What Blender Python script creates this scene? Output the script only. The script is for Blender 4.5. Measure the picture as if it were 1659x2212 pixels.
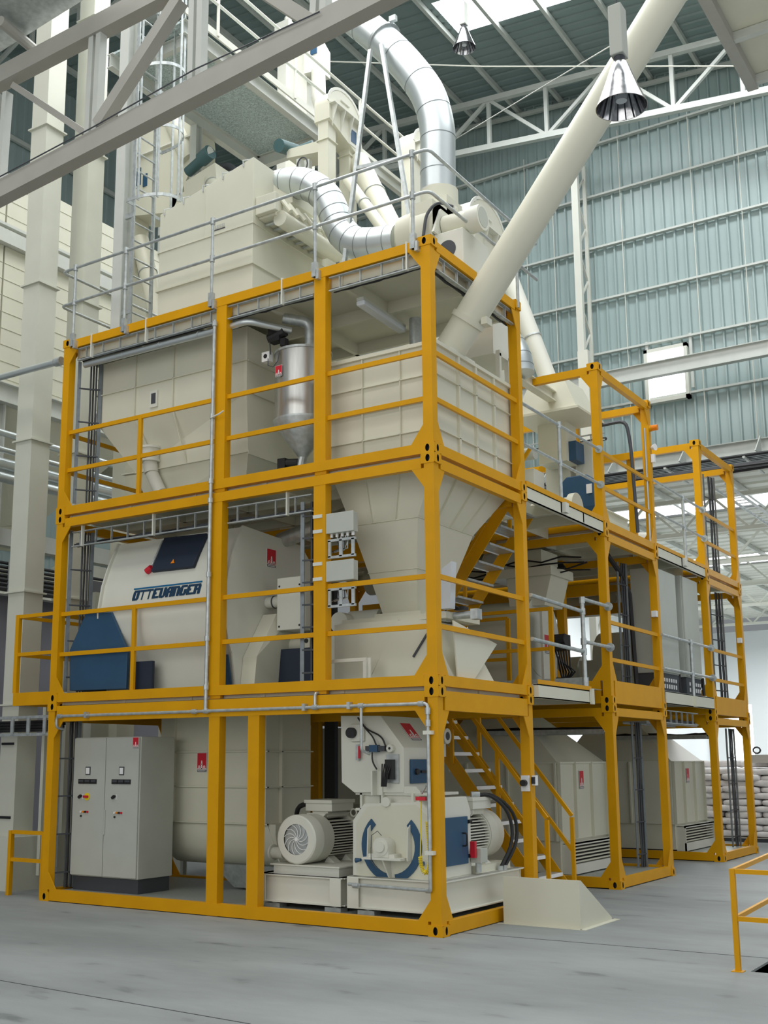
import bpy, math, random
from mathutils import Vector, Matrix
for o in list(bpy.data.objects): bpy.data.objects.remove(o)
random.seed(7)
C = bpy.context.scene
COL = C.collection
# ------------------------------------------------------------------ camera
CAM = Vector((5.9685, -10.7630, 1.8113))
FW = Vector((-0.54291291, 0.82039147, 0.17945309))
RT = Vector((0.83353947, 0.55244679, -0.0038077))
UP = Vector((0.10226209, -0.14751399, 0.98375916))
FPX, CX, CY = 2455.04, 752.80, 1194.51
cd = bpy.data.cameras.new('camera')
cam = bpy.data.objects.new('camera', cd); COL.objects.link(cam)
R = Matrix((RT, UP, -FW)).transposed().to_4x4()
cam.matrix_world = Matrix.Translation(CAM) @ R
cd.sensor_fit = 'AUTO'; cd.sensor_width = 36.0
cd.lens = FPX / 2212 * 36.0
cd.shift_x = (829.5 - CX) / 2212; cd.shift_y = (CY - 1106) / 2212
cd.clip_end = 300
C.camera = cam
def at(u, v, ax, val):
    """point of the place seen at a pixel, on the plane ax = val"""
    d = FW + RT * ((u - CX) / FPX) - UP * ((v - CY) / FPX)
    i = 'xyz'.index(ax)
    return CAM + d * ((val - CAM[i]) / d[i])
# ------------------------------------------------------------------ world and light
C.view_settings.view_transform = 'Standard'; C.view_settings.look = 'None'
C.view_settings.gamma = 1.0; C.view_settings.exposure = 0.0
C.view_settings.use_curve_mapping = False
w = bpy.data.worlds.new('world'); C.world = w; w.use_nodes = True
bg = w.node_tree.nodes['Background']
bg.inputs[0].default_value = (0.90, 0.97, 1.0, 1); bg.inputs[1].default_value = 0.22
def area(name, loc, rot, sx, sy, power, col=(1, 1, 1)):
    l = bpy.data.lights.new(name, 'AREA'); l.shape = 'RECTANGLE'; l.size = sx; l.size_y = sy
    l.energy = power; l.color = col
    o = bpy.data.objects.new(name, l); COL.objects.link(o); o.location = loc; o.rotation_euler = rot
    return o
# daylight from skylights and the open right-hand side, plus added fill lamps
area('roof_daylight_fill', (3, 2, 20.2), (0, 0, 0), 20, 14, 2300, (0.95, 0.98, 1.0))  # added overhead fill, much wider than any known skylight
area('upper_front_fill', (-1, -7.5, 16.5), (math.radians(48), 0, 0), 16, 3, 520, (1.0, 0.99, 0.96))  # added lamp to brighten the upper front faces, no clerestory known
area('roof_daylight_fill', (-1, 14.5, 21.0), (0, 0, 0), 16, 2.0, 900, (0.95, 0.98, 1.0))
area('front_fill', (2, -17, 7.5), (math.radians(90), 0, 0), 22, 11, 1150, (1.0, 0.99, 0.95))  # added fill from behind the camera for the front faces
area('bin_fill', (-4.5, 1.0, 18.5), (0, math.radians(-38), 0), 5, 12, 900, (1.0, 0.98, 0.93))  # added lamp to brighten the storage bins, no known source there
area('lower_hall_daylight', (-3, 38, 8.0), (0, 0, 0), 12, 26, 4200, (0.97, 0.99, 1.0))
area('doorway_daylight', (17, 3, 7), (0, math.radians(90), 0), 12, 22, 650, (0.97, 0.99, 1.0))
# ------------------------------------------------------------------ materials
def mat(name, col, rough=0.5, metal=0.0, noise=0.0, nscale=4.0, bump=0.0, bscale=60.0, spec=0.5, col2=None, stretch=None):
    m = bpy.data.materials.new(name); m.use_nodes = True
    nt = m.node_tree; b = nt.nodes['Principled BSDF']
    b.inputs['Base Color'].default_value = (*col, 1); b.inputs['Roughness'].default_value = rough
    b.inputs['Metallic'].default_value = metal; b.inputs['Specular IOR Level'].default_value = spec
    if noise > 0 or bump > 0:
        tc = nt.nodes.new('ShaderNodeTexCoord'); mp = nt.nodes.new('ShaderNodeMapping')
        nt.links.new(tc.outputs['Object'], mp.inputs[0])
        if stretch: mp.inputs['Scale'].default_value = stretch
    if noise > 0:
        n = nt.nodes.new('ShaderNodeTexNoise'); n.inputs['Scale'].default_value = nscale
        n.inputs['Detail'].default_value = 6; nt.links.new(mp.outputs[0], n.inputs['Vector'])
        cr = nt.nodes.new('ShaderNodeValToRGB')
        c2 = col2 or tuple(c * (1 - noise) for c in col)
        cr.color_ramp.elements[0].position = 0.33; cr.color_ramp.elements[1].position = 0.67
        cr.color_ramp.elements[0].color = (*c2, 1); cr.color_ramp.elements[1].color = (*col, 1)
        nt.links.new(n.outputs['Fac'], cr.inputs[0]); nt.links.new(cr.outputs[0], b.inputs['Base Color'])
    if bump > 0:
        n2 = nt.nodes.new('ShaderNodeTexNoise'); n2.inputs['Scale'].default_value = bscale
        nt.links.new(mp.outputs[0], n2.inputs['Vector'])
        bp = nt.nodes.new('ShaderNodeBump'); bp.inputs['Strength'].default_value = bump; bp.inputs['Distance'].default_value = 0.01
        nt.links.new(n2.outputs['Fac'], bp.inputs['Height']); nt.links.new(bp.outputs[0], b.inputs['Normal'])
    return m
def emis(name, col, s):
    m = bpy.data.materials.new(name); m.use_nodes = True
    b = m.node_tree.nodes['Principled BSDF']
    b.inputs['Base Color'].default_value = (*col, 1)
    b.inputs['Emission Color'].default_value = (*col, 1); b.inputs['Emission Strength'].default_value = s
    return m
M = {}
M['yellow'] = mat('yellow_paint', (0.72, 0.345, 0.0), 0.42, noise=0.08, nscale=3, spec=0.25)
M['cream'] = mat('cream_paint', (0.69, 0.68, 0.56), 0.45, noise=0.05, nscale=1.5)
M['white'] = mat('white_paint', (0.72, 0.72, 0.64), 0.5, noise=0.04, nscale=2)
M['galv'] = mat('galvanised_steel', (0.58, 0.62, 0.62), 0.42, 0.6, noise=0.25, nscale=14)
M['darkgalv'] = mat('shaded_steel', (0.22, 0.25, 0.27), 0.45, 0.4, noise=0.2, nscale=10)  # galvanised steel with the shade put into its colour
M['duct'] = mat('spiral_duct_steel', (0.70, 0.75, 0.76), 0.40, 0.85, noise=0.10, nscale=2.5)
M['seam'] = mat('duct_seam', (0.25, 0.28, 0.29), 0.5, 0.5)
M['screen'] = mat('white_gloss', (0.85, 0.86, 0.84), 0.4)
M['stain'] = mat('stainless_steel', (0.66, 0.66, 0.64), 0.3, 0.9, noise=0.2, nscale=3, stretch=(6, 6, 0.6))
M['blue'] = mat('blue_paint', (0.025, 0.085, 0.17), 0.45, noise=0.1)
M['navy'] = mat('navy_rubber', (0.012, 0.022, 0.045), 0.6)
M['black'] = mat('black_plastic', (0.012, 0.012, 0.014), 0.5)
M['dark'] = mat('dark_grey', (0.055, 0.06, 0.07), 0.55)
M['cabinet'] = mat('grey_cabinet_paint', (0.50, 0.52, 0.47), 0.5, noise=0.04)
M['red'] = mat('red_sign', (0.60, 0.012, 0.03), 0.4)
M['signwhite'] = mat('sign_white', (0.85, 0.85, 0.85), 0.5)
M['navytext'] = mat('navy_lettering', (0.0, 0.035, 0.09), 0.5)
M['bluetext'] = mat('blue_lettering', (0.0, 0.13, 0.30), 0.5)
M['hose'] = mat('yellow_hose', (0.85, 0.68, 0.02), 0.4)
M['orange'] = mat('orange_lamp', (0.9, 0.25, 0.0), 0.3)
M['trunk'] = mat('pale_trunk_paint', (0.64, 0.65, 0.56), 0.38, noise=0.06, nscale=2)
M['beam'] = mat('grey_white_beam', (0.60, 0.62, 0.58), 0.5, noise=0.06)
M['truss'] = mat('grey_truss_paint', (0.42, 0.41, 0.37), 0.5, noise=0.06)
M['wallblue'] = mat('blue_grey_sheet', (0.35, 0.44, 0.43), 0.33, noise=0.04, nscale=0.5)
M['roof'] = mat('roof_sheet', (0.24, 0.31, 0.30), 0.45, noise=0.08, nscale=1.0)
M['concwall'] = mat('dark_wall_panel', (0.20, 0.20, 0.23), 0.7, noise=0.1, nscale=1)
M['whitewall'] = mat('white_wall', (0.82, 0.85, 0.86), 0.7)
M['sack'] = mat('woven_sack', (0.84, 0.81, 0.80), 0.8, noise=0.15, nscale=6, bump=0.5, bscale=40)
M['grating'] = mat('grating_teal', (0.62, 0.74, 0.74), 0.5, 0.0, noise=0.5, nscale=45)
M['dgreen'] = mat('motor_green', (0.06, 0.13, 0.14), 0.45)
M['treadplate'] = mat('tread_plate', (0.40, 0.43, 0.40), 0.45, 0.3, noise=0.2, nscale=30, bump=0.4, bscale=80)
M['tube_glass'] = mat('lamp_diffuser', (0.62, 0.66, 0.70), 0.25)
M['reflector'] = mat('lamp_reflector', (0.75, 0.75, 0.78), 0.15, 0.95, noise=0.5, nscale=18)
M['sky'] = emis('skylight_panel', (0.93, 0.97, 1.0), 5.0)
M['window'] = emis('window_daylight', (0.97, 0.98, 1.0), 3.0)
# floor
m = bpy.data.materials.new('concrete_floor'); m.use_nodes = True; nt = m.node_tree; b = nt.nodes['Principled BSDF']
tc = nt.nodes.new('ShaderNodeTexCoord')
n1 = nt.nodes.new('ShaderNodeTexNoise'); n1.inputs['Scale'].default_value = 0.55; n1.inputs['Detail'].default_value = 9; n1.inputs['Roughness'].default_value = 0.62
n2 = nt.nodes.new('ShaderNodeTexNoise'); n2.inputs['Scale'].default_value = 2.2; n2.inputs['Detail'].default_value = 8
n3 = nt.nodes.new('ShaderNodeTexNoise'); n3.inputs['Scale'].default_value = 90
mp = nt.nodes.new('ShaderNodeMapping'); mp.inputs['Scale'].default_value = (0.6, 1.5, 1); mp.inputs['Rotation'].default_value = (0, 0, 0.6)
nt.links.new(tc.outputs['Object'], mp.inputs[0])
for n in (n1, n2): nt.links.new(mp.outputs[0], n.inputs['Vector'])
nt.links.new(tc.outputs['Object'], n3.inputs['Vector'])
r1 = nt.nodes.new('ShaderNodeValToRGB'); r1.color_ramp.elements[0].position = 0.36; r1.color_ramp.elements[1].position = 0.62
r1.color_ramp.elements[0].color = (0.225, 0.245, 0.245, 1); r1.color_ramp.elements[1].color = (0.305, 0.33, 0.33, 1)
r2 = nt.nodes.new('ShaderNodeValToRGB'); r2.color_ramp.elements[0].position = 0.27; r2.color_ramp.elements[1].position = 0.36
r2.color_ramp.elements[0].color = (0.55, 0.57, 0.57, 1); r2.color_ramp.elements[1].color = (1, 1, 1, 1)
mx = nt.nodes.new('ShaderNodeMix'); mx.data_type = 'RGBA'; mx.blend_type = 'MULTIPLY'; mx.inputs[0].default_value = 0.8
nt.links.new(n1.outputs['Fac'], r1.inputs[0]); nt.links.new(n2.outputs['Fac'], r2.inputs[0])
nt.links.new(r1.outputs[0], mx.inputs[6]); nt.links.new(r2.outputs[0], mx.inputs[7]); nt.links.new(mx.outputs[2], b.inputs['Base Color'])
b.inputs['Roughness'].default_value = 0.62; b.inputs['Specular IOR Level'].default_value = 0.35
bp = nt.nodes.new('ShaderNodeBump'); bp.inputs['Strength'].default_value = 0.12; bp.inputs['Distance'].default_value = 0.01
nt.links.new(n3.outputs['Fac'], bp.inputs['Height']); nt.links.new(bp.outputs[0], b.inputs['Normal'])
M['floor'] = m
# cream bin sheeting with horizontal joints
m = M['cream'].copy(); m.name = 'cream_bin_sheeting'; M['binsheet'] = m
# ------------------------------------------------------------------ mesh helpers
class MB:
    def __init__(s, m='cream'):
        s.v = []; s.f = []; s.mi = []; s.mats = []; s.cur = 0; s.m(m)
    def m(s, name):
        if name not in s.mats: s.mats.append(name)
        s.cur = s.mats.index(name); return s
    def add(s, vs, fs):
        k = len(s.v); s.v += [Vector(p) for p in vs]
        for f in fs: s.f.append([k + i for i in f]); s.mi.append(s.cur)
        return s
    def box(s, x0, x1, y0, y1, z0, z1):
        return s.add([(x0,y0,z0),(x1,y0,z0),(x1,y1,z0),(x0,y1,z0),(x0,y0,z1),(x1,y0,z1),(x1,y1,z1),(x0,y1,z1)],
                     [(0,3,2,1),(4,5,6,7),(0,1,5,4),(1,2,6,5),(2,3,7,6),(3,0,4,7)])
    def hexa(s, b, t):   # two quads (bottom loop, top loop)
        return s.add(list(b) + list(t), [(3,2,1,0),(4,5,6,7),(0,1,5,4),(1,2,6,5),(2,3,7,6),(3,0,4,7)])
    def prism(s, pts, d):  # polygon extruded by vector d
        n = len(pts); d = Vector(d); p = [Vector(q) for q in pts]
        s.add(p + [q + d for q in p], [tuple(range(n - 1, -1, -1)), tuple(range(n, 2 * n))] + [(i, (i + 1) % n, n + (i + 1) % n, n + i) for i in range(n)])
        return s
    def beam(s, p, q, w, h, up=(0, 0, 1)):
        p = Vector(p); q = Vector(q); d = (q - p).normalized(); u = Vector(up)
        if abs(d.dot(u)) > 0.98: u = Vector((0, 1, 0))
        a = d.cross(u).normalized(); c = a.cross(d).normalized()
        a *= w / 2; c *= h / 2
        return s.hexa([p - a - c, p + a - c, p + a + c, p - a + c], [q - a - c, q + a - c, q + a + c, q - a + c])
    def ibeam(s, p, q, w, h, t=0.015, up=(0, 0, 1)):
        p = Vector(p); q = Vector(q); d = (q - p).normalized(); u = Vector(up)
        if abs(d.dot(u)) > 0.98: u = Vector((0, 1, 0))
        a = d.cross(u).normalized(); c = a.cross(d).normalized()
        s.beam(p + c * (h / 2 - t / 2), q + c * (h / 2 - t / 2), w, t, c)
        s.beam(p - c * (h / 2 - t / 2), q - c * (h / 2 - t / 2), w, t, c)
        s.beam(p, q, t, h - 2 * t, c); return s
    def cyl(s, p, q, r, r2=None, n=16, caps=True):
        p = Vector(p); q = Vector(q); r2 = r if r2 is None else r2
        d = (q - p).normalized(); u = Vector((0, 0, 1)) if abs(d.z) < 0.95 else Vector((1, 0, 0))
        a = d.cross(u).normalized(); c = d.cross(a).normalized()
        vs = [p + (a * math.cos(t) + c * math.sin(t)) * r for t in [2 * math.pi * i / n for i in range(n)]]
        vs += [q + (a * math.cos(t) + c * math.sin(t)) * r2 for t in [2 * math.pi * i / n for i in range(n)]]
        fs = [(i, (i + 1) % n, n + (i + 1) % n, n + i) for i in range(n)]
        if caps: fs += [tuple(range(n - 1, -1, -1)), tuple(range(n, 2 * n))]
        return s.add(vs, fs)
    def tube(s, pts, r, n=8, closed=False):
        pts = [Vector(p) for p in pts]; k = len(pts); vs = []
        rr = r if isinstance(r, (list, tuple)) else [r] * k
        prev = None
        for i in range(k):
            if closed: d = (pts[(i + 1) % k] - pts[i - 1])
            else: d = (pts[min(i + 1, k - 1)] - pts[max(i - 1, 0)])
            d.normalize()
            if prev is None:
                u = Vector((0, 0, 1)) if abs(d.z) < 0.9 else Vector((1, 0, 0)); a = d.cross(u).normalized()
            else:
                a = (prev - d * prev.dot(d)).normalized()
            prev = a; c = d.cross(a)
            vs += [pts[i] + (a * math.cos(2 * math.pi * j / n) + c * math.sin(2 * math.pi * j / n)) * rr[i] for j in range(n)]
        fs = []
        for i in range(k if closed else k - 1):
            i2 = (i + 1) % k
            fs += [(i * n + j, i * n + (j + 1) % n, i2 * n + (j + 1) % n, i2 * n + j) for j in range(n)]
        if not closed: fs += [tuple(range(n - 1, -1, -1)), tuple((k - 1) * n + j for j in range(n))]
        return s.add(vs, fs)
    def loft(s, rings, cap=True):
        n = len(rings[0]); vs = [Vector(p) for r in rings for p in r]; fs = []
        for i in range(len(rings) - 1):
            fs += [(i * n + j, i * n + (j + 1) % n, (i + 1) * n + (j + 1) % n, (i + 1) * n + j) for j in range(n)]
        if cap: fs += [tuple(range(n - 1, -1, -1)), tuple((len(rings) - 1) * n + j for j in range(n))]
        return s.add(vs, fs)
    def holeplate(s, o, ux, uy, W, H, cx, cy, rx, ry, depth, inner='black', n=16):
        """rectangle W x H from corner o with an oval hole and a recessed dark bottom; normal = ux x uy"""
        o = Vector(o); ux = Vector(ux); uy = Vector(uy); nn = ux.cross(uy).normalized()
        outer = []; ring = []
        for i in range(n):
            t = 2 * math.pi * (i + .5) / n; c_, s_ = math.cos(t), math.sin(t)
            k = min((W - cx) / c_ if c_ > 1e-6 else 1e9, cx / -c_ if c_ < -1e-6 else 1e9, (H - cy) / s_ if s_ > 1e-6 else 1e9, cy / -s_ if s_ < -1e-6 else 1e9)
            outer.append(o + ux * (cx + c_ * k) + uy * (cy + s_ * k)); ring.append(o + ux * (cx + c_ * rx) + uy * (cy + s_ * ry))
        s.add(outer + ring, [(i, (i + 1) % n, n + (i + 1) % n, n + i) for i in range(n)])
        cur = s.cur; s.m(inner)
        deep = [p - nn * depth for p in ring]
        s.add(ring + deep, [(i, (i + 1) % n, n + (i + 1) % n, n + i) for i in range(n)] + [tuple(range(n, 2 * n))])
        s.cur = cur; return s
    def build(s, name, parent=None, smooth=False, bevel=0.0, base=None):
        if parent is not None:
            org = ORG[parent.name]
        elif base is not None: org = Vector(base)
        else:
            xs = [v.x for v in s.v]; ys = [v.y for v in s.v]; zs = [v.z for v in s.v]
            org = Vector(((min(xs) + max(xs)) / 2, (min(ys) + max(ys)) / 2, min(zs)))
        me = bpy.data.meshes.new(name); me.from_pydata([v - org for v in s.v], [], s.f)
        for k in s.mats: me.materials.append(M[k])
        me.polygons.foreach_set('material_index', s.mi)
        me.update()
        o = bpy.data.objects.new(name, me); COL.objects.link(o)
        if parent is not None: o.parent = parent
        else: o.location = org
        ORG[o.name] = org
        if smooth:
            me.polygons.foreach_set('use_smooth', [True] * len(me.polygons)); me.set_sharp_from_angle(angle=math.radians(38))
        if bevel > 0:
            b = o.modifiers.new('bevel', 'BEVEL'); b.width = bevel; b.segments = 2; b.limit_method = 'ANGLE'; b.harden_normals = False
        return o
ORG = {}
def tag(o, label=None, cat=None, group=None, kind=None):
    if label: o['label'] = label
    if cat: o['category'] = cat
    if group: o['group'] = group
    if kind: o['kind'] = kind
    return o
def thing(name, loc, label, cat, group=None):
    o = bpy.data.objects.new(name, None); COL.objects.link(o); o.location = loc; o.empty_display_size = 0.2
    ORG[o.name] = Vector(loc); return tag(o, label, cat, group)
def copy_thing(src, delta, label=None, group=None):
    r = src.copy(); COL.objects.link(r); r.location = src.location + Vector(delta); ORG[r.name] = ORG[src.name] + Vector(delta)
    if label: r['label'] = label
    if group: r['group'] = group
    for ch in list(src.children):
        c = ch.copy(); COL.objects.link(c); c.parent = r; ORG[c.name] = ORG[ch.name] + Vector(delta)
        for g in list(ch.children):
            d = g.copy(); COL.objects.link(d); d.parent = c; ORG[d.name] = ORG[g.name] + Vector(delta)
    return r
def emblem(parent, o, ux, uy, w, h, name='emblem', label=None):
    """red sign: white tower with two wheels over a dark name strip"""
    o = Vector(o); ux = Vector(ux).normalized(); uy = Vector(uy).normalized(); n = ux.cross(uy)
    mb = MB('signwhite')
    def q(x0, x1, y0, y1, t, mt):
        mb.m(mt); a = o + ux * (x0 * w) + uy * (y0 * h); b_ = o + ux * (x1 * w) + uy * (y0 * h); c = o + ux * (x1 * w) + uy * (y1 * h); d = o + ux * (x0 * w) + uy * (y1 * h)
        mb.prism([a, b_, c, d], n * t)
    q(0, 1, 0, 1, .002, 'signwhite'); q(.03, .97, .16, .98, .004, 'red'); q(.03, .97, .02, .13, .004, 'black')
    for i in range(10): q(.08 + i * .085, .13 + i * .085, .045, .105, .005, 'signwhite')
    q(.44, .56, .18, .55, .006, 'signwhite'); q(.40, .60, .40, .43, .006, 'signwhite'); q(.46, .54, .55, .60, .006, 'signwhite')
    q(.07, .93, .18, .215, .006, 'signwhite')
    for cx in (.24, .76):
        mb.m('signwhite'); cc = o + ux * (cx * w) + uy * (.27 * h)
        mb.prism([cc + (ux * math.cos(t) + uy * math.sin(t)) * (.115 * w) for t in [k * math.pi / 8 for k in range(16)]], n * .006)
        mb.m('red'); mb.prism([cc + (ux * math.cos(t) + uy * math.sin(t)) * (.055 * w) for t in [k * math.pi / 6 for k in range(12)]], n * .007)
    e = mb.build(name, parent)
    e['label'] = label or 'red emblem sign with white figure and dark name strip'
    return e
# ================================================================== the hall
FL = MB('floor'); px0, px1, py0, py1 = 3.16, 5.0, -.24, 1.4
for (a_, b_, c_, d_) in ((-30, px0, -16, 62), (px1, 20, -16, 62), (px0, px1, -16, py0), (px0, px1, py1, 62)): FL.box(a_, b_, c_, d_, -0.3, 0)
FL.m('dark').box(px0, px1, py0, py1, -1.3, -1.2); FL.box(px0 - .02, px0, py0, py1, -1.2, -.02); FL.box(px0, px1, py1, py1 + .02, -1.2, -.02)
o = FL.build('floor'); tag(o, 'pale grey stained concrete floor of the hall', kind='structure')
j = MB('dark')
a_ = at(960, 2012, 'z', 0); b_ = at(1659, 2070, 'z', 0); j.beam((a_.x, a_.y, .001), (b_.x, b_.y, .001), .012, .003)
a_ = at(0, 2118, 'z', 0); b_ = at(540, 2212, 'z', 0); j.beam((a_.x, a_.y, .001), (b_.x, b_.y, .001), .01, .003)
tag(j.build('trim_1'), 'thin dark floor joints', kind='structure')
# corrugated far wall, y = 20, from z 9.9 up to the roof
def roofz(x): return 21.5 - 0.092 * x
def corr_wall(x0, x1, z0, zt, y, p=0.3, d=0.085, name='wall_back'):
    mb = MB('wallblue'); pts = []
    x = x0
    while x < x1:
        pts += [(x, y), (x + p * .70, y), (x + p * .78, y - d), (x + p * .92, y - d)]
        x += p
    vs = []
    for (px, py) in pts: vs += [(px, py, z0), (px, py, zt(px))]
    mb.add(vs, [(2 * i, 2 * i + 2, 2 * i + 3, 2 * i + 1) for i in range(len(pts) - 1)])
    return mb.build(name)
wb = corr_wall(-24, 8, 9.9, roofz, 20.0)
tag(wb, 'blue-grey corrugated sheet wall at the back of the hall', kind='structure')
g = MB('beam')
for k in range(7):
    z = 10.2 + 1.66 * k
    g.beam((-24, 19.86, z), (8, 19.86, z), .14, .06)
for x in (-9.2, -4.0, -2.75): g.beam((x, 19.88, 12.0), (x, 19.88, 13.6), .08, .08)
tag(g.build('trim_2'), 'pale horizontal girts of the back wall', kind='structure')
for k in range(14):   # sag rods between girts
    pass
g = MB('white')
for x in (-7.6, -6.7, -4.55, -2.45, -1.1, .3):
    g.cyl((x, 19.82, 10.2), (x, 19.82, 20.4), .012, n=6)
tag(g.build('trim_3'), 'thin white tie rods hanging down the back wall', kind='structure')
# small bright window
wn = thing('window_1', (-3.46, 19.8, 11.75), 'small bright square window high in the corrugated back wall', 'window'); wn['kind'] = 'structure'
del wn['category']
f = MB('white')
for (x0, x1, z0, z1) in ((-4.06, -3.96, 11.7, 13.3), (-2.92, -2.82, 11.7, 13.3), (-4.06, -2.82, 13.2, 13.3), (-4.06, -2.82, 11.7, 11.8)): f.box(x0, x1, 19.7, 19.9, z0, z1)
f.build('frame', wn)
f = MB('window'); f.box(-3.96, -2.92, 19.8, 19.84, 11.8, 13.2); f.build('pane', wn)
# lattice column on the wall
def lattice(name, x, y0, y1, z0, z1, label):
    t = thing(name, (x, y0, z0), label, 'column')
    mb = MB('white'); mb.beam((x, y0, z0), (x, y0, z1), .2, .16, (0, 1, 0)); mb.build('main_chord', t)
    mb = MB('white'); mb.beam((x + .02, y1, z0), (x + .02, y1, z1), .1, .08, (0, 1, 0)); mb.build('rear_chord', t)
    mb = MB('white'); z = z0; k = 0
    while z < z1 - .8:
        p, q = (y0, y1) if k % 2 == 0 else (y1, y0)
        mb.beam((x, p, z), (x, q, z + .83), .06, .04); z += .83; k += 1
    mb.build('lacing', t); return t
lattice('lattice_column', -5.62, 19.0, 19.7, 0, 19.7, 'white lattice wall column standing against the back wall right of the duct')
# big beam in front of the window and the lintel beam carrying the wall
def ibeam_thing(name, p, q, w, h, label, m='beam', cat='beam'):
    mb = MB(m); mb.ibeam(p, q, w, h, .02); return tag(mb.build(name), label, cat)
ibeam_thing('crane_beam', (-14, 18.8, 12.35), (6, 18.8, 12.35), .2, .42, 'long pale steel beam running across just below the small window')
ibeam_thing('lintel_beam', (-14, 19.7, 10.0), (6, 19.7, 10.0), .25, .38, 'pale steel lintel beam under the corrugated back wall')
# roof sheet (ribs along x, slope down to +x)
def roof_patch(x0, x1, y0, y1, m='roof', name='ceiling', dz=0.0, p=0.35, d=0.045):
    mb = MB(m); pts = []; y = y0
    while y < y1 - 1e-6:
        pts += [(y, 0), (min(y + p * .6, y1), 0), (min(y + p * .7, y1), d), (min(y + p * .9, y1), d)]; y += p
    pts.append((y1, 0)); vs = []
    for (py, dd) in pts: vs += [(x0, py, roofz(x0) + dd + dz), (x1, py, roofz(x1) + dd + dz)]
    mb.add(vs, [(2 * i, 2 * i + 1, 2 * i + 3, 2 * i + 2) for i in range(len(pts) - 1)])
    return mb
rf = MB('roof')
def addroof(*a, **k):
    q = roof_patch(*a, **k); rf.add(q.v, q.f)
addroof(-24, 10, -7, 3.6); addroof(-24, -7.5, 3.6, 5.2); addroof(-24, 10, 5.2, 13.8); addroof(-24, -7.5, 13.8, 15.4); addroof(-24, 10, 15.4, 20.2)
tag(rf.build('ceiling', base=(0, 0, 21)), 'dark teal corrugated roof sheeting', kind='structure')
for i, (y0, y1) in enumerate(((13.8, 15.4), (3.6, 5.2))):  # second strip is out of view, added for more top light
    s_ = MB('sky'); s_.add([(-7.5, y0, roofz(-7.5) + .01), (10, y0, roofz(10) + .01), (10, y1, roofz(10) + .01), (-7.5, y1, roofz(-7.5) + .01)], [(0, 1, 2, 3)])
    tag(s_.build('window_%d' % (i + 2)), 'long glowing skylight strip in the roof', kind='structure')
pu = MB('beam')
for k in range(-14, 9):
    x = -6.3 + 1.43 * k
    if -24 < x < 10: pu.beam((x, -7, roofz(x) - .09), (x, 20, roofz(x) - .09), .1, .16)
tag(pu.build('trim_4'), 'pale roof purlins', kind='structure')
ec = MB('beam'); ec.beam((-24, 19.75, roofz(-24) - .3), (8, 19.75, roofz(8) - .3), .1, .12); tag(ec.build('trim_5'), 'pale eaves member along the top of the back wall', kind='structure')
# roof trusses parallel to the back wall
def truss(name, y, x0, x1, zlo, zhi, label, m='beam', step=1.55, ch=.16, vt=.11):
    t = thing(name, ((x0 + x1) / 2, y, zlo(x0)), label, 'truss', 'roof trusses of the tall hall')
    mb = MB(m); mb.beam((x0, y, zhi(x0)), (x1, y, zhi(x1)), ch, ch * 1.1); mb.build('top_chord', t)
    mb = MB(m); mb.beam((x0, y, zlo(x0)), (x1, y, zlo(x1)), ch, ch * 1.1); mb.build('bottom_chord', t)
    n = int((x1 - x0) / step); s_ = (x1 - x0) / n
    for i in range(n + 1):
        x = x0 + i * s_; vb = MB(m); vb.beam((x, y, zlo(x)), (x, y, zhi(x)), vt, vt, (0, 1, 0)); vb.build('upright', t)
        if i < n:
            db = MB(m)
            xa, xb = x, x + s_
            if i % 2 == 0: db.beam((xa, y, zlo(xa)), (xb, y, zhi(xb)), vt * .9, vt * .9, (0, 1, 0))
            else: db.beam((xa, y, zhi(xa)), (xb, y, zlo(xb)), vt * .9, vt * .9, (0, 1, 0))
            db.build('diagonal', t)
    return t
truss('roof_truss', 18.0, -17.2, 3.3, lambda x: 19.09 - .12 * x, lambda x: roofz(x) - .62 - .0 * x, 'white roof truss nearest the corrugated back wall', step=1.75)
truss('roof_truss', 9.0, -20, 3.5, lambda x: 19.6 - .12 * x, lambda x: roofz(x) - .3, 'white roof truss crossing above the middle of the hall', step=1.9)
# left wall of the tall hall
lw = MB('roof'); 
pts = []; y = -7
while y < 20.2: pts += [(y, 0), (y + .22, 0), (y + .25, .035), (y + .33, .035)]; y += .36
vs = []
for (py, dd) in pts: vs += [(-20.5 + dd, py, 0), (-20.5 + dd, py, 23.6)]
lw.m('wallblue'); lw.add(vs, [(2 * i, 2 * i + 1, 2 * i + 3, 2 * i + 2) for i in range(len(pts) - 1)])
tag(lw.build('wall_left'), 'corrugated left wall behind the bins', kind='structure')
gg = MB('beam')
for k in range(8): gg.beam((-20.35, -7, 6 + 2.1 * k), (-20.35, 20, 6 + 2.1 * k), .1, .14)
tag(gg.build('trim_6'), 'pale girts on the left wall', kind='structure')
# dark lower wall under the bins
lo = MB('concwall'); lo.box(-10.2, -10.0, -6, 12, 0, 4.75); tag(lo.build('wall_lower_left'), 'dark grey wall panels beneath the bins', kind='structure')
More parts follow.
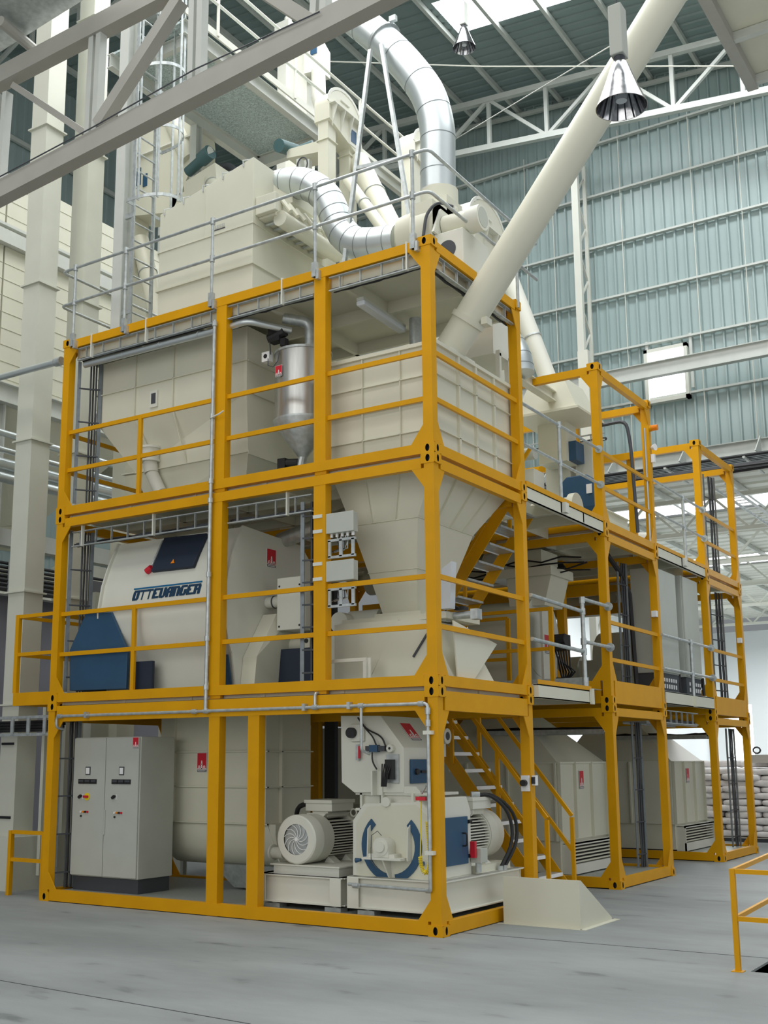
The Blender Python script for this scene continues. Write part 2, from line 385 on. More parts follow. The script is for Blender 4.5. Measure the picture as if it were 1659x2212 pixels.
# ---- lower hall beyond, y > 20
ww = MB('whitewall'); ww.box(-24, -11.9, 55, 55.3, 0, 8.9); ww.box(-10.6, 10, 55, 55.3, 0, 8.9); ww.box(-11.9, -10.6, 55, 55.3, 4.8, 8.9)
tag(ww.build('wall_far'), 'white far end wall of the lower hall', kind='structure')
dd = MB('window'); dd.box(-11.9, -10.6, 55.35, 55.4, 0, 4.8); tag(dd.build('door_1'), 'bright open doorway in the far white wall', kind='structure')
sw = MB('whitewall'); sw.box(-13.3, -13.0, 20.3, 55, 0, 9); tag(sw.build('wall_side'), 'white side wall of the lower hall', kind='structure')
rf2 = MB('white'); y = 20.1; pts = []
while y < 55: pts += [(y, 0), (y + .4, 0), (y + .46, .06), (y + .66, .06)]; y += .72
def segs(xa, xb, mbx, ya, yb):
    pp = [q for q in pts if ya <= q[0] <= yb]; vs = []
    for (py, d_) in pp: vs += [(xa, py, 9.6 + d_), (xb, py, 9.6 + d_)]
    mbx.add(vs, [(2 * i, 2 * i + 1, 2 * i + 3, 2 * i + 2) for i in range(len(pp) - 1)])
segs(-13, 10, rf2, 20, 23.2); segs(-13, 10, rf2, 25.2, 34); segs(-13, 10, rf2, 36, 55)
tag(rf2.build('ceiling_lower'), 'white ribbed roof of the lower hall', kind='structure')
for i, (ya, yb) in enumerate(((23.2, 25.2), (34, 36))):
    s_ = MB('window'); s_.add([(-13, ya, 9.62), (10, ya, 9.62), (10, yb, 9.62), (-13, yb, 9.62)], [(0, 1, 2, 3)]); tag(s_.build('window_%d' % (i + 4)), 'bright skylight of the lower hall', kind='structure')
t2 = MB('beam')
for k in range(8): t2.beam((-11 + 2.2 * k, 20.3, 9.5), (-11 + 2.2 * k, 55, 9.5), .08, .14)
tag(t2.build('trim_7'), 'purlins of the lower hall', kind='structure')
for i, y in enumerate((22.0, 27.5, 33, 39, 46)):
    t = thing('lattice_girder', (-3, y, 8.3), 'white lattice girder under the lower hall roof', 'truss', 'lattice girders of the lower hall')
    mb = MB('white'); mb.beam((-13, y, 9.3), (8, y, 9.3), .12, .12); mb.build('top_chord', t)
    mb = MB('white'); mb.beam((-13, y, 8.3), (8, y, 8.3), .12, .12); mb.build('bottom_chord', t)
    mb = MB('white')
    for k in range(21):
        xa = -13 + k; mb.beam((xa, y, 8.3 if k % 2 else 9.3), (xa + 1, y, 9.3 if k % 2 else 8.3), .07, .07)
    mb.build('diagonal', t)
# ================================================================== yellow container frames
L_, W_ = 6.09, 2.438
def casting(mb, x0, x1, y0, y1, z0, z1):
    """corner casting box with oval holes on the +x / -y / -x faces"""
    e = 0.0
    dx, dy, dz = x1 - x0, y1 - y0, z1 - z0
    mb.m('yellow')
    mb.add([(x0,y0,z0),(x1,y0,z0),(x1,y1,z0),(x0,y1,z0),(x0,y0,z1),(x1,y0,z1),(x1,y1,z1),(x0,y1,z1)], [(0,3,2,1),(4,5,6,7),(2,3,7,6)])
    mb.holeplate((x0, y0, z0), (1, 0, 0), (0, 0, 1), dx, dz, dx / 2, dz / 2, .027, .043, .05)
    mb.holeplate((x1, y0, z0), (0, 1, 0), (0, 0, 1), dy, dz, dy / 2, dz / 2, .024, .043, .05)
    mb.holeplate((x0, y1, z0), (0, -1, 0), (0, 0, 1), dy, dz, dy / 2, dz / 2, .024, .043, .05)
def frame(y0, z0, label, tier, mids=(), guard=False, gfar=True, brail=.12, trail=.12, Wd=W_, balus=(), gapz=(0.015, 0.05), tall_end=False, farguard=True, frontguard=True):
    y1 = y0 + Wd; H = 2.6; z1 = z0 + H
    t = thing('container_frame', (-L_ / 2, (y0 + y1) / 2, z0), label, 'steel frame', 'yellow container frames')
    cx, cy, cz = .18, .16, .118
    for (xa, xb) in ((-L_, -L_ + cx), (-cx, 0)):
        for (ya, yb) in ((y0, y0 + cy), (y1 - cy, y1)):
            for (za, zb) in ((z0, z0 + cz), (z1 - cz, z1)):
                mb = MB('yellow'); casting(mb, xa, xb, ya, yb, za, zb); mb.build('corner_casting', t)
    pw, pd, ins = .125, .115, .018
    zb0 = z0 + gapz[0]; zb1 = zb0 + brail; zt1 = z1 - gapz[1]; zt0 = zt1 - trail
    for sx in (0, 1):
        for sy in (0, 1):
            xa = -L_ + ins if sx == 0 else -ins - pw; ya = y0 + ins * .4 if sy == 0 else y1 - ins * .4 - pd
            mb = MB('yellow'); mb.box(xa, xa + pw, ya, ya + pd, z0 + cz, z1 - cz)
            # gusset plates on front/back face and end face
            gx = xa + pw if sx == 0 else xa; dxn = 1 if sx == 0 else -1
            yf = ya if sy == 0 else ya + pd - .012
            for (zz, up_) in ((zb1, 1), (zt0, -1)):
                mb.prism([(gx, yf, zz), (gx + dxn * .16, yf, zz), (gx, yf, zz + up_ * .22)], (0, .012, 0))
                gy = ya + pd if sy == 0 else ya; dyn = 1 if sy == 0 else -1
                xf = xa if sx == 0 else xa + pw - .012
                mb.prism([(xf, gy, zz), (xf, gy + dyn * .14, zz), (xf, gy, zz + up_ * .26)], (.012, 0, 0))
            mb.build('corner_post', t)
    for (ya, yb) in ((y0 + .006, y0 + .09), (y1 - .09, y1 - .006)):
        mb = MB('yellow'); mb.box(-L_ + cx, -cx, ya, yb, zb0, zb1); mb.build('bottom_rail', t)
        mb = MB('yellow'); mb.box(-L_ + cx, -cx, ya, yb, zt0, zt1); mb.build('top_rail', t)
    te0 = zt0 - (.08 if tall_end else 0)
    for (xa, xb) in ((-L_ + .012, -L_ + .09), (-.09, -.012)):
        mb = MB('yellow'); mb.box(xa, xb, y0 + cy, y1 - cy, zb0, zb1 + (0.0)); mb.build('bottom_rail', t)
        mb = MB('yellow'); mb.box(xa, xb, y0 + cy, y1 - cy, zt0, zt1); mb.build('top_rail', t)
    for (x, wd) in mids:
        mb = MB('yellow'); mb.box(x - wd / 2, x + wd / 2, y0 + .01, y0 + .13, zb1, zt0); mb.box(x - wd / 2, x + wd / 2, y0 + .03, y0 + .08, z0 - .04, zb0)
        mb.build('intermediate_post', t)
    if guard:
        for zz in (z0 + 1.21, z0 + .655):
            if frontguard:
                mb = MB('yellow'); mb.box(-L_ + .1, -.1, y0 + .05, y0 + .085, zz - .028, zz + .028); mb.build('guard_rail', t)
            mb = MB('yellow'); mb.box(-.075, -.04, y0 + .1, y1 - .1, zz - .028, zz + .028); mb.build('guard_rail', t)
            if farguard:
                mb = MB('yellow'); mb.box(-L_ + .04, -L_ + .075, y0 + .1, y1 - .1, zz - .028, zz + .028); mb.build('guard_rail', t)
        for bx in balus:
            mb = MB('yellow'); mb.box(bx - .03, bx + .03, y0 + .045, y0 + .085, zb1, z0 + 1.21); mb.build('baluster', t)
    return t
frame(0, 0, 'bottom yellow container frame of the near stack, around the hammer mill', 1, mids=((-3.135, .17), (-2.525, .17)), brail=.14, trail=.21, gapz=(.01, .05))
frame(0, 2.6, 'middle yellow container frame of the near stack, around the white mixer', 2, mids=((-3.15, .17), (-1.57, .17)), guard=True, balus=(-4.575,), gapz=(.0, .05))
frame(0, 5.2, 'top yellow container frame of the near stack, around the ribbed hopper', 3, mids=((-3.13, .17), (-1.57, .17)), guard=True, balus=(-4.57,), gapz=(.0, .03))
YB, YC, WB = 5.178, 10.337, 2.42
frame(YB, 0, 'bottom yellow container frame of the middle stack, on the floor behind the stairs', 1, Wd=WB, brail=.14)
frame(YB, 2.6, 'middle yellow container frame of the middle stack, with deep sill plate', 2, Wd=WB, guard=True, brail=.33, frontguard=False)
frame(YB, 5.2, 'top open yellow container frame of the middle stack', 3, Wd=WB, guard=True, frontguard=False, mids=((-1.9, .14),))
frame(YC, 0, 'bottom yellow container frame of the farthest stack, beside the sacks', 1, Wd=WB, brail=.14)
frame(YC, 2.6, 'middle yellow container frame of the farthest stack', 2, Wd=WB, guard=True, brail=.33, frontguard=False)
frame(YC, 5.2, 'top open yellow container frame of the farthest stack', 3, Wd=WB, guard=True, frontguard=False, mids=((-2.3, .14),))
# ---- decks
def deck(name, x0, x1, y0, y1, z, label, holes=(), jx=1.0, jh=.12, top='treadplate'):
    t = thing(name, ((x0 + x1) / 2, (y0 + y1) / 2, z - jh - .02), label, 'deck')
    mb = MB(top)
    if holes:
        hx0, hx1, hy0, hy1 = holes
        for (a, b2, c, d) in ((x0, hx0, y0, y1), (hx1, x1, y0, y1), (hx0, hx1, y0, hy0), (hx0, hx1, hy1, y1)):
            if b2 - a > .02 and d - c > .02: mb.box(a, b2, c, d, z - .008, z)
        mb.m('cream')
        for (a, b2, c, d) in ((x0, hx0, y0, y1), (hx1, x1, y0, y1), (hx0, hx1, y0, hy0), (hx0, hx1, hy1, y1)):
            if b2 - a > .02 and d - c > .02: mb.box(a, b2, c, d, z - .016, z - .008)
    else:
        mb.box(x0, x1, y0, y1, z - .008, z); mb.m('cream'); mb.box(x0, x1, y0, y1, z - .016, z - .008)
    mb.build('floor_plate', t)
    mb = MB('cream'); n = int((x1 - x0) / jx)
    for i in range(n + 1):
        x = x0 + .05 + (x1 - x0 - .1) * i / n
        if holes and holes[0] < x < holes[1]: continue
        mb.beam((x, y0, z - .016 - jh / 2), (x, y1, z - .016 - jh / 2), .06, jh)
    for yy in [y0 + .04, (y0 + y1) / 2, y1 - .04]:
        if holes and holes[2] < yy < holes[3]:
            mb.beam((x0, yy, z - .016 - jh / 2), (holes[0], yy, z - .016 - jh / 2), .05, jh)
            if x1 - holes[1] > .1: mb.beam((holes[1], yy, z - .016 - jh / 2), (x1, yy, z - .016 - jh / 2), .05, jh)
        else: mb.beam((x0, yy, z - .016 - jh / 2), (x1, yy, z - .016 - jh / 2), .05, jh)
    mb.build('joists', t); return t
deck('deck_floor', -5.95, -.12, .1, 2.33, 2.70, 'cream floor deck under the white mixer')
deck('deck_floor', -5.95, -.12, .1, 2.33, 5.30, 'cream floor deck the ribbed hopper passes through', holes=(-1.75, -.1, .3, 2.4))
deck('deck_floor', -5.95, -.16, .14, 2.30, 7.70, 'cream top deck of the near stack carrying the filter', jx=1.15, jh=.16)
deck('deck_floor', -5.95, -.12, YB + .1, YB + WB - .1, 2.92, 'cream floor deck in the middle stack')
deck('deck_floor', -5.95, -.12, YB + .1, YB + WB - .1, 5.32, 'cream floor deck at the top of the middle stack')
deck('deck_floor', -5.95, -.12, YC + .1, YC + WB - .1, 2.92, 'cream floor deck in the farthest stack')
deck('deck_floor', -5.95, -.12, YC + .1, YC + WB - .1, 5.32, 'cream floor deck at the top of the farthest stack')
# ---- walkway platforms between the stacks
def channel_edge(mb, x, y0, y1, z0, z1):
    mb.box(x - .02, x, y0, y1, z0, z1)
    mb.box(x - .07, x, y0, y1, z0, z0 + .012); mb.box(x - .07, x, y0, y1, z1 - .012, z1)
t = thing('walkway_platform', (-1, 3.35, 2.55), 'cream walkway with yellow sill between near and middle stacks, lower level', 'walkway')
mb = MB('cream'); channel_edge(mb, 0.06, W_ + .02, 4.22, 2.57, 2.74); mb.box(-6, .04, W_ + .02, W_ + .08, 2.57, 2.74); mb.box(-.9, .04, 4.16, 4.22, 2.57, 2.74); mb.box(-.85, -.8, W_, 4.2, 2.57, 2.7); mb.build('edge_channel', t)
mb = MB('treadplate'); mb.box(-.9, .04, W_ + .02, 4.22, 2.74, 2.75); mb.box(-6, -2.1, W_ + .02, YB - .02, 2.74, 2.75); mb.box(-6, -.9, 3.75, YB - .02, 2.74, 2.75); mb.box(-.9, -.15, 4.2, YB - .02, 2.80, 2.81); mb.build('floor_plate', t)
mb = MB('yellow'); mb.box(.05, .062, W_ + .02, 4.22, 2.745, 2.80); mb.build('toe_sill', t)
mb = MB('galv'); mb.box(-2.2, .03, 4.2, 4.212, 2.75, 2.93); mb.build('kick_plate', t)
mb = MB('cream'); mb.box(.065, .10, 4.14, 4.225, 2.555, 2.765); mb.build('end_bracket', t)
t = thing('walkway_platform', (-3, 3.8, 5.15), 'cream walkway with yellow sill between near and middle stacks, upper level', 'walkway')
mb = MB('cream'); channel_edge(mb, -.02, W_ + .02, YB - .02, 5.13, 5.30)
for x in (-.9, -1.9, -3, -4, -5, -6): mb.box(x - .02, x, W_ + .02, YB - .02, 5.13, 5.30)
for yy in (3.6, 4.4): mb.box(-6, -.02, yy - .02, yy + .02, 5.15, 5.30)
mb.build('edge_channel', t)
mb = MB('cream'); mb.box(-.4, -.03, W_ + .02, YB - .02, 5.30, 5.312); mb.box(-6, -.4, 3.75, YB - .02, 5.30, 5.312); mb.box(-6, -2.2, W_ + .02, 3.75, 5.30, 5.312); mb.build('floor_plate', t)
mb = MB('yellow'); mb.box(-.03, -.010, W_ + .02, YB - .02, 5.30, 5.37); mb.build('toe_sill', t)
mb = MB('white'); mb.box(-.10, .035, 3.62, 3.74, 5.16, 5.30); mb.build('rail_bracket', t)
yb1 = YB + WB
t = thing('walkway_platform', (-3, 9, 2.8), 'cream walkway under the grey cabinets between middle and far stacks', 'walkway')
mb = MB('cream'); channel_edge(mb, .0, yb1 + .02, YC - .02, 2.70, 2.90); mb.box(-6, -.02, 8.9, 8.96, 2.7, 2.9); mb.box(-.06, .05, 9.05, 9.15, 2.7, 2.88); mb.build('edge_channel', t)
mb = MB('treadplate'); mb.box(-6, -.02, yb1 + .02, YC - .02, 2.90, 2.912); mb.build('floor_plate', t)
t = thing('walkway_platform', (-3, 9, 5.15), 'cream walkway with yellow sill between middle and far stacks, upper level', 'walkway')
mb = MB('cream'); channel_edge(mb, -.02, yb1 + .02, YC - .02, 5.13, 5.30); mb.box(-6, -.02, 8.9, 8.96, 5.14, 5.3); mb.box(-.5, -.44, yb1, YC, 5.14, 5.3); mb.build('edge_channel', t)
mb = MB('cream'); mb.box(-6, -.03, yb1 + .02, YC - .02, 5.30, 5.312); mb.build('floor_plate', t)
mb = MB('yellow'); mb.box(-.025, -.013, yb1 + .02, YC - .02, 5.30, 5.36); mb.build('toe_sill', t)
mb = MB('white'); mb.box(-.1, .035, 8.95, 9.07, 5.16, 5.3); mb.build('rail_bracket', t)
# ---- galvanised tube rails
def bend_tube(mb, pts, r, br=.06, n=10):
    out = []
    P = [Vector(p) for p in pts]
    for i, p in enumerate(P):
        if 0 < i < len(P) - 1:
            a = (P[i - 1] - p); c = (P[i + 1] - p); la = min(br, a.length / 2); lc = min(br, c.length / 2)
            a = p + a.normalized() * la; c = p + c.normalized() * lc
            for k in range(5):
                s = k / 4; out.append(a * (1 - s) ** 2 + p * 2 * s * (1 - s) + c * s * s)
        else: out.append(p)
    mb.tube(out, r, n)
def clamp(mb, p, d=(0, 0, 1), r=.034, l=.09):
    p = Vector(p); d = Vector(d); mb.cyl(p - d * l / 2, p + d * l / 2, r, n=10)
t = thing('tube_railing', (-3, 0, 7.8), 'galvanised tube railing round the top deck of the near stack', 'railing')
for zz in (8.86, 8.33):
    mb = MB('galv'); bend_tube(mb, [(-6.15, 2.3, zz), (-6.15, -.02, zz), (-.0, -.02, zz), (.0, 3.0, zz)], .021, .1); mb.build('rail', t, smooth=True)
for x in (-5.87, -4.86, -3.28, -1.62, -.22):
    mb = MB('galv'); mb.cyl((x, -.02, 7.66), (x, -.02, 8.86), .021, n=10); clamp(mb, (x, -.02, 8.86)); clamp(mb, (x, -.02, 8.33)); mb.box(x - .035, x + .035, -.05, .01, 7.66, 7.85); mb.box(x + .03, x + .07, -.05, .02, 7.62, 7.74); mb.build('upright', t, smooth=True)
mb = MB('galv'); mb.cyl((0, 2.35, 7.7), (0, 2.35, 8.86), .021, n=10); mb.build('upright', t, smooth=True)
t = thing('tube_railing', (0, 3.8, 5.3), 'galvanised tube railing on the upper walkway between near and middle stacks', 'railing')
for zz in (6.42, 5.87):
    mb = MB('galv'); mb.cyl((-.04, W_ - .1, zz), (-.04, YB + .02, zz), .022, n=10); mb.cyl((-.04, YB - .01, zz), (-.04, YB + .004, zz), .06, n=14); mb.build('rail', t, smooth=True)
mb = MB('galv'); mb.cyl((-.04, 3.66, 5.2), (-.04, 3.66, 6.42), .026, n=10); clamp(mb, (-.04, 3.66, 6.42), r=.036); clamp(mb, (-.04, 3.66, 5.87), r=.036); mb.build('upright', t, smooth=True)
t = thing('tube_railing', (0, 3.8, 2.75), 'galvanised tube railing on the lower walkway beside the stairs', 'railing')
for (zz, z2) in ((3.87, 4.02), (3.31, 3.42)):
    mb = MB('galv'); mb.cyl((.0, W_ + .0, zz), (.0, 4.16, zz - .03), .026, n=10); mb.build('rail', t, smooth=True)
    mb = MB('galv'); mb.cyl((.0, 4.16, z2), (.0, YB + .0, z2), .026, n=10); mb.cyl((0, YB - .02, z2), (0, YB + .004, z2), .065, n=14); mb.build('rail', t, smooth=True)
mb = MB('galv'); mb.cyl((.0, 4.16, 2.75), (.0, 4.16, 4.03), .03, n=12)
for zz in (4.0, 3.84, 3.42, 3.28): clamp(mb, (0, 4.16, zz), r=.04)
mb.cyl((0, 4.16, 2.74), (0, 4.16, 2.92), .042, n=12); mb.build('upright', t, smooth=True)
for (z0_, lab) in ((2.9, 'galvanised tube railing in front of the two grey cabinets'), (5.3, 'galvanised tube railing on the upper walkway between middle and far stacks')):
    t = thing('tube_railing', (0, 9, z0_), lab, 'railing'); d0 = 2.6 if z0_ < 4 else 5.2
    for zz in (d0 + 1.22, d0 + .67):
        mb = MB('galv'); mb.cyl((-.0, yb1 - .05, zz), (-.0, YC + .0, zz), .024, n=10); mb.cyl((0, YC - .02, zz), (0, YC + .004, zz), .065, n=14); mb.build('rail', t, smooth=True)
    mb = MB('galv'); mb.cyl((0, 9.1, z0_ - .05), (0, 9.1, d0 + 1.22), .028, n=10); clamp(mb, (0, 9.1, d0 + 1.22), r=.038); clamp(mb, (0, 9.1, d0 + .67), r=.038); mb.build('upright', t, smooth=True)
# yellow balustrade on lower walkway inside
t = thing('yellow_guardrail', (-.9, 4.2, 2.75), 'yellow flat-bar guardrail standing along the stair opening on the lower walkway', 'railing')
for zz in (3.92, 3.35):
    mb = MB('yellow'); mb.box(-5.5, -.5, 4.2, 4.24, zz - .02, zz + .03); mb.build('rail', t)
for x in (-.5, -2.4, -4.2):
    mb = MB('yellow'); mb.box(x - .03, x + .03, 4.19, 4.24, 2.72, 3.95); mb.build('post', t)
t = thing('yellow_guardrail', (-3, 4.9, 2.75), 'yellow flat-bar guardrail along the middle stack at the lower walkway', 'railing')
for zz in (3.95, 3.32):
    mb = MB('yellow'); mb.box(-5.8, -1.6, 5.1, 5.13, zz - .02, zz + .03); mb.build('rail', t)
for x in (-1.6, -4): 
    mb = MB('yellow'); mb.box(x - .03, x + .03, 5.09, 5.14, 2.72, 3.95); mb.build('post', t)
# ---- stairs
def stair(label, xb, zb, xt, zt, y0, y1, n, rails=True, dirn=-1, lower=True):
    t = thing('steel_staircase', ((xb + xt) / 2, (y0 + y1) / 2, zb), label, 'staircase')
    d = Vector((xt - xb, 0, zt - zb)); sl = d.normalized(); nrm = Vector((-sl.z, 0, sl.x)) if sl.x > 0 else Vector((sl.z, 0, -sl.x))
    for y in (y0, y1):
        mb = MB('yellow'); a = Vector((xb, y, zb)); b2 = Vector((xt, y, zt)); hw = Vector((.17 / 2 * (1 if sl.x < 0 else -1) * sl.z, 0, .17 / 2 * abs(sl.x)))
        mb.prism([a - hw, b2 - hw, b2 + hw, a + hw], (0, .012, 0)); mb.build('stringer', t)
    for i in range(n):
        k = (i + .6) / n; x = xb + (xt - xb) * k; z = zb + (zt - zb) * k
        mb = MB('galv'); mb.box(x - .12, x + .12, y0 + .015, y1, z - .03, z); mb.m('signwhite'); nx = x + (.12 if sl.x < 0 else -.12); mb.box(min(nx, nx + .004 * (1 if sl.x < 0 else -1)), max(nx, nx + .004 * (1 if sl.x < 0 else -1)), y0 + .015, y1, z - .045, z)
        mb.build('tread', t)
    if rails:
        for y in (y0 - .01, y1 + .03):
            for hgt in (.95, .5):
                mb = MB('yellow'); mb.beam((xb + .0, y, zb + hgt + .12), (xt, y, zt + hgt), .03, .05); mb.build('handrail', t)
            for k in (0.0, .33, .66):
                x = xb + (xt - xb) * k; z = zb + (zt - zb) * k
                mb = MB('yellow'); mb.box(x - .025, x + .025, y - .02, y + .02, z, z + .95 + .1 * (1 - k)); mb.build('rail_post', t)
    return t
stair('yellow staircase with galvanised treads rising from the floor behind the hammer mill', 0.0, 0.02, -2.0, 2.66, 2.72, 3.48, 12)
stair('upper yellow staircase climbing behind the hopper to the top walkway', -2.35, 2.75, -.50, 5.26, 2.9, 3.68, 11, rails=False)
t = thing('stair_handrail', (-1.5, 3.7, 2.75), 'yellow handrail beside the upper staircase', 'railing')
mb = MB('yellow'); mb.beam((-2.35, 3.74, 3.7), (-.5, 3.74, 6.2), .03, .05); mb.build('rail', t)
for k in (0, .4, .8):
    mb = MB('yellow'); x = -2.35 + 1.85 * k; z = 2.75 + 2.51 * k; mb.box(x - .025, x + .025, 3.72, 3.76, z, z + .97); mb.build('rail_post', t)
# ================================================================== near stack, floor level
t = deck('deck_floor', -5.95, -.12, .1, 2.33, .125, 'checker plate floor inside the bottom near frame', jh=.08)
# ---- electrical control cabinet
t = thing('control_cabinet', (-5.25, .6, .125), 'grey two-door electrical control cabinet on a dark plinth', 'cabinet')
mb = MB('dark'); mb.box(-5.84, -4.66, .36, .95, .125, .31); mb.build('plinth', t)
mb = MB('cabinet'); mb.box(-5.86, -4.64, .33, .98, .31, 2.13); mb.build('cabinet_body', t, bevel=.008)
for i, (xa, xb) in enumerate(((-5.855, -5.262), (-5.252, -4.655))):
    mb = MB('cabinet'); mb.box(xa, xb, .305, .33, .325, 2.12); dr = mb.build('door', t, bevel=.004)
    cx = (xa + xb) / 2 - (.02 if i == 0 else 0)
    mb = MB('dark'); mb.box(cx - .045, cx + .045, .298, .305, 1.63, 1.74); mb.m('signwhite'); mb.box(cx - .032, cx + .032, .294, .299, 1.645, 1.725); mb.build('meter', dr)
    for k in range(3):
        mb = MB('black'); mb.box(cx - .17 + k * .115, cx - .062 + k * .115, .292, .305, 1.515, 1.575); mb.m('dark'); mb.box(cx - .16 + k * .115, cx - .072 + k * .115, .289, .293, 1.54, 1.565); mb.build('display', dr)
    mb = MB('black'); mb.beam((cx - .15, .29, 1.33), (cx - .11, .29, 1.36), .03, .03); mb.beam((cx - .12, .29, 1.34), (cx - .085, .29, 1.36), .012, .02); mb.m('signwhite'); mb.beam((cx - .08, .3, 1.31), (cx - .08, .3, 1.38), .008, .012); mb.build('selector_switch', dr)
    for k, cn in enumerate(('signwhite', 'orange', 'black', 'red')):
        mb = MB(cn); mb.cyl((cx - .10 + k * .04, .305, 1.145), (cx - .10 + k * .04, .285, 1.145), .014, n=10); mb.build('push_button', dr)
    mb = MB('black'); mb.cyl((cx - .10, .305, 1.09), (cx - .10, .29, 1.09), .013, n=8); mb.build('push_button', dr)
    if i == 0:
        mb = MB('hose'); mb.cyl((cx - .0, .305, 1.345), (cx - .0, .297, 1.345), .05, n=18); mb.m('red'); mb.box(cx - .05, cx + .03, .27, .298, 1.33, 1.36); mb.build('main_switch', dr)
    else:
        mb = MB('cabinet'); mb.box(xa + .008, xa + .03, .29, .306, .86, 1.18); mb.build('door_handle', dr)
emblem(t, (-4.765, .303, 1.97), (1, 0, 0), (0, 0, 1), .105, .15)
# vertical cable ladder behind the left post of every level
def cable_ladder(label, p, q, side, wdt=.3, rung=.25, cables=True, group=None, rm='dark'):
    """ladder from p to q, width along vector side"""
    p = Vector(p); q = Vector(q); s = Vector(side).normalized(); d = (q - p).normalized(); n = d.cross(s)
    if rung == .25: rung = .5
    t = thing('cable_ladder', p, label, 'cable tray', group)
    for k in (0, 1):
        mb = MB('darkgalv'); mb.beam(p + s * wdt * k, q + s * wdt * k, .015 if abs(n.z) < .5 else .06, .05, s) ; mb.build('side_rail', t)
    L = (q - p).length; m = max(2, int(L / rung))
    for i in range(m):
        a = p + d * (rung * (i + .4)); mb = MB(rm); mb.beam(a, a + s * wdt, .02, .02, n); mb.build('rung', t)  # rungs coloured dark to stand for galvanised steel in shade
    if cables:
        for k in range(4):
            mb = MB('black' if k % 2 else 'dark'); off = s * (wdt * .55 + k * wdt * .13) + n * (.02 + .01 * (k % 2))
            mb.tube([p + off + d * (L * j / 8) + n * random.uniform(-.006, .006) for j in range(9)], .014, 6); mb.build('cable', t, smooth=True)
    return t
cable_ladder('vertical cable ladder with black cables behind the left post, bottom level', (-5.97, .14, .15), (-5.97, .14, 2.5), (.35, 1, 0), .28)
cable_ladder('vertical cable ladder with dark cables behind the left post, middle level', (-5.93, .16, 2.75), (-5.93, .16, 5.0), (.6, 1, 0), .3)
cable_ladder('vertical cable ladder with dark cables behind the left post, top level', (-5.92, .18, 5.4), (-5.92, .18, 7.5), (.8, 1, 0), .3)
# horizontal ladders hung under the top rails, standing on edge
def edge_ladder(label, p, q, h=.17, rung=.32, bars=()):
    p = Vector(p); q = Vector(q); d = (q - p).normalized(); L = (q - p).length
    t = thing('cable_ladder', p, label, 'cable tray')
    s = Vector((0, 0, 1))
    for k in (0, 1):
        mb = MB('galv'); mb.beam(p + s * h * k, q + s * h * k, .05, .014); mb.build('side_rail', t)
    i = 0
    while rung * (i + .5) < L:
        a = p + d * rung * (i + .5); mb = MB('galv'); mb.beam(a, a + s * h, .03, .012, d); mb.build('rung', t); i += 1
    for bx in bars:
        mb = MB('white'); a = p + d * bx; nn = d.cross(s); mb.beam(a + nn * .03 + s * (-.02), a + nn * .03 + s * (h + .16), .05, .02, d); mb.build('hanger', t)
    side = d.cross(s) * -1
    for k in range(5):
        mb = MB('black' if k % 2 else 'dark'); off = side * (.03 + .02 * k) + s * (.02 + .012 * (k % 3)); mb.tube([p + off + d * (L * j / 10) + s * random.uniform(-.01, .015) for j in range(11)], .013, 6); mb.build('cable', t, smooth=True)
    return t
edge_ladder('galvanised cable ladder on edge under the top rail left of the first post', (-5.82, .055, 7.46), (-3.2, .055, 7.46), .17, .33, (.3, 1.35))
edge_ladder('galvanised cable ladder on edge under the top rail between the two posts', (-3.05, .055, 7.46), (-1.68, .055, 7.46), .17, .33, (.9,))
edge_ladder('galvanised cable ladder on edge under the top rail beside the near corner', (-1.45, .055, 7.46), (-.15, .055, 7.46), .17, .30, (1.12,))
edge_ladder('galvanised cable ladder on edge behind the right-hand top rail', (-.065, .25, 7.46), (-.065, 2.3, 7.46), .17, .33, (.95,))
edge_ladder('galvanised cable ladder on edge above the white mixer, left bay', (-5.85, .12, 4.76), (-3.25, .12, 4.76), .2, .30, (.22, 1.55))
edge_ladder('galvanised cable ladder on edge above the white mixer, right bay', (-3.05, .12, 4.76), (-1.75, .12, 4.76), .2, .30, (.95,))
cable_ladder('narrow vertical cable ladder with grey cables left of the middle post', (-1.93, .17, 2.72), (-1.93, .17, 4.9), (1, .2, 0), .2, rung=.27)
# ---- big cream surge bin behind the cabinet
t = thing('surge_bin', (-4.1, 1.8, .3), 'large cream surge bin with red emblem behind the control cabinet', 'bin')
Yf = 1.2
mb = MB('cream')
mb.hexa([(-5.1, Yf + .0, 1.0), (-3.25, Yf + .0, 1.0), (-3.25, 2.2, 1.0), (-5.1, 2.2, 1.0)], [(-5.1, Yf, 2.5), (-3.25, Yf, 2.5), (-3.25, 2.2, 2.5), (-5.1, 2.2, 2.5)])
mb.build('bin_shell', t)
pts = []
for k in range(9):
    a = math.pi * (k / 8); pts.append((-5.05, 1.72 - .5 * math.cos(a), .88 - .46 * math.sin(a)))
mb = MB('cream'); mb.prism([(-5.05, Yf + .02, 1.0)] + pts + [(-5.05, 2.22, 1.0)], (1.95, 0, 0)); mb.build('trough', t, smooth=True)
mb = MB('cream')
for z in (1.93, 1.47, 1.0): mb.box(-5.13, -3.2, Yf - .035, Yf, z - .008, z + .008); mb.box(-3.25, -3.2, Yf - .03, 2.2, z - .008, z + .008)
for x in (-4.82, -4.1, -3.3): mb.box(x - .012, x + .012, Yf - .04, Yf, 1.0, 2.5)
mb.box(-3.25, -3.2, Yf + .28, Yf + .31, 1.0, 2.5); mb.build('stiffener_ribs', t)
mb = MB('cream'); mb.prism([(-3.24, Yf, 1.0), (-3.05, Yf + .1, .4), (-3.05, Yf + .9, .4), (-3.24, Yf + 1, 1.0)], (.02, 0, 0)); mb.build('end_plate', t)
emblem(t, (-4.42, Yf - .01, 1.66), (1, 0, 0), (0, 0, 1), .17, .26)
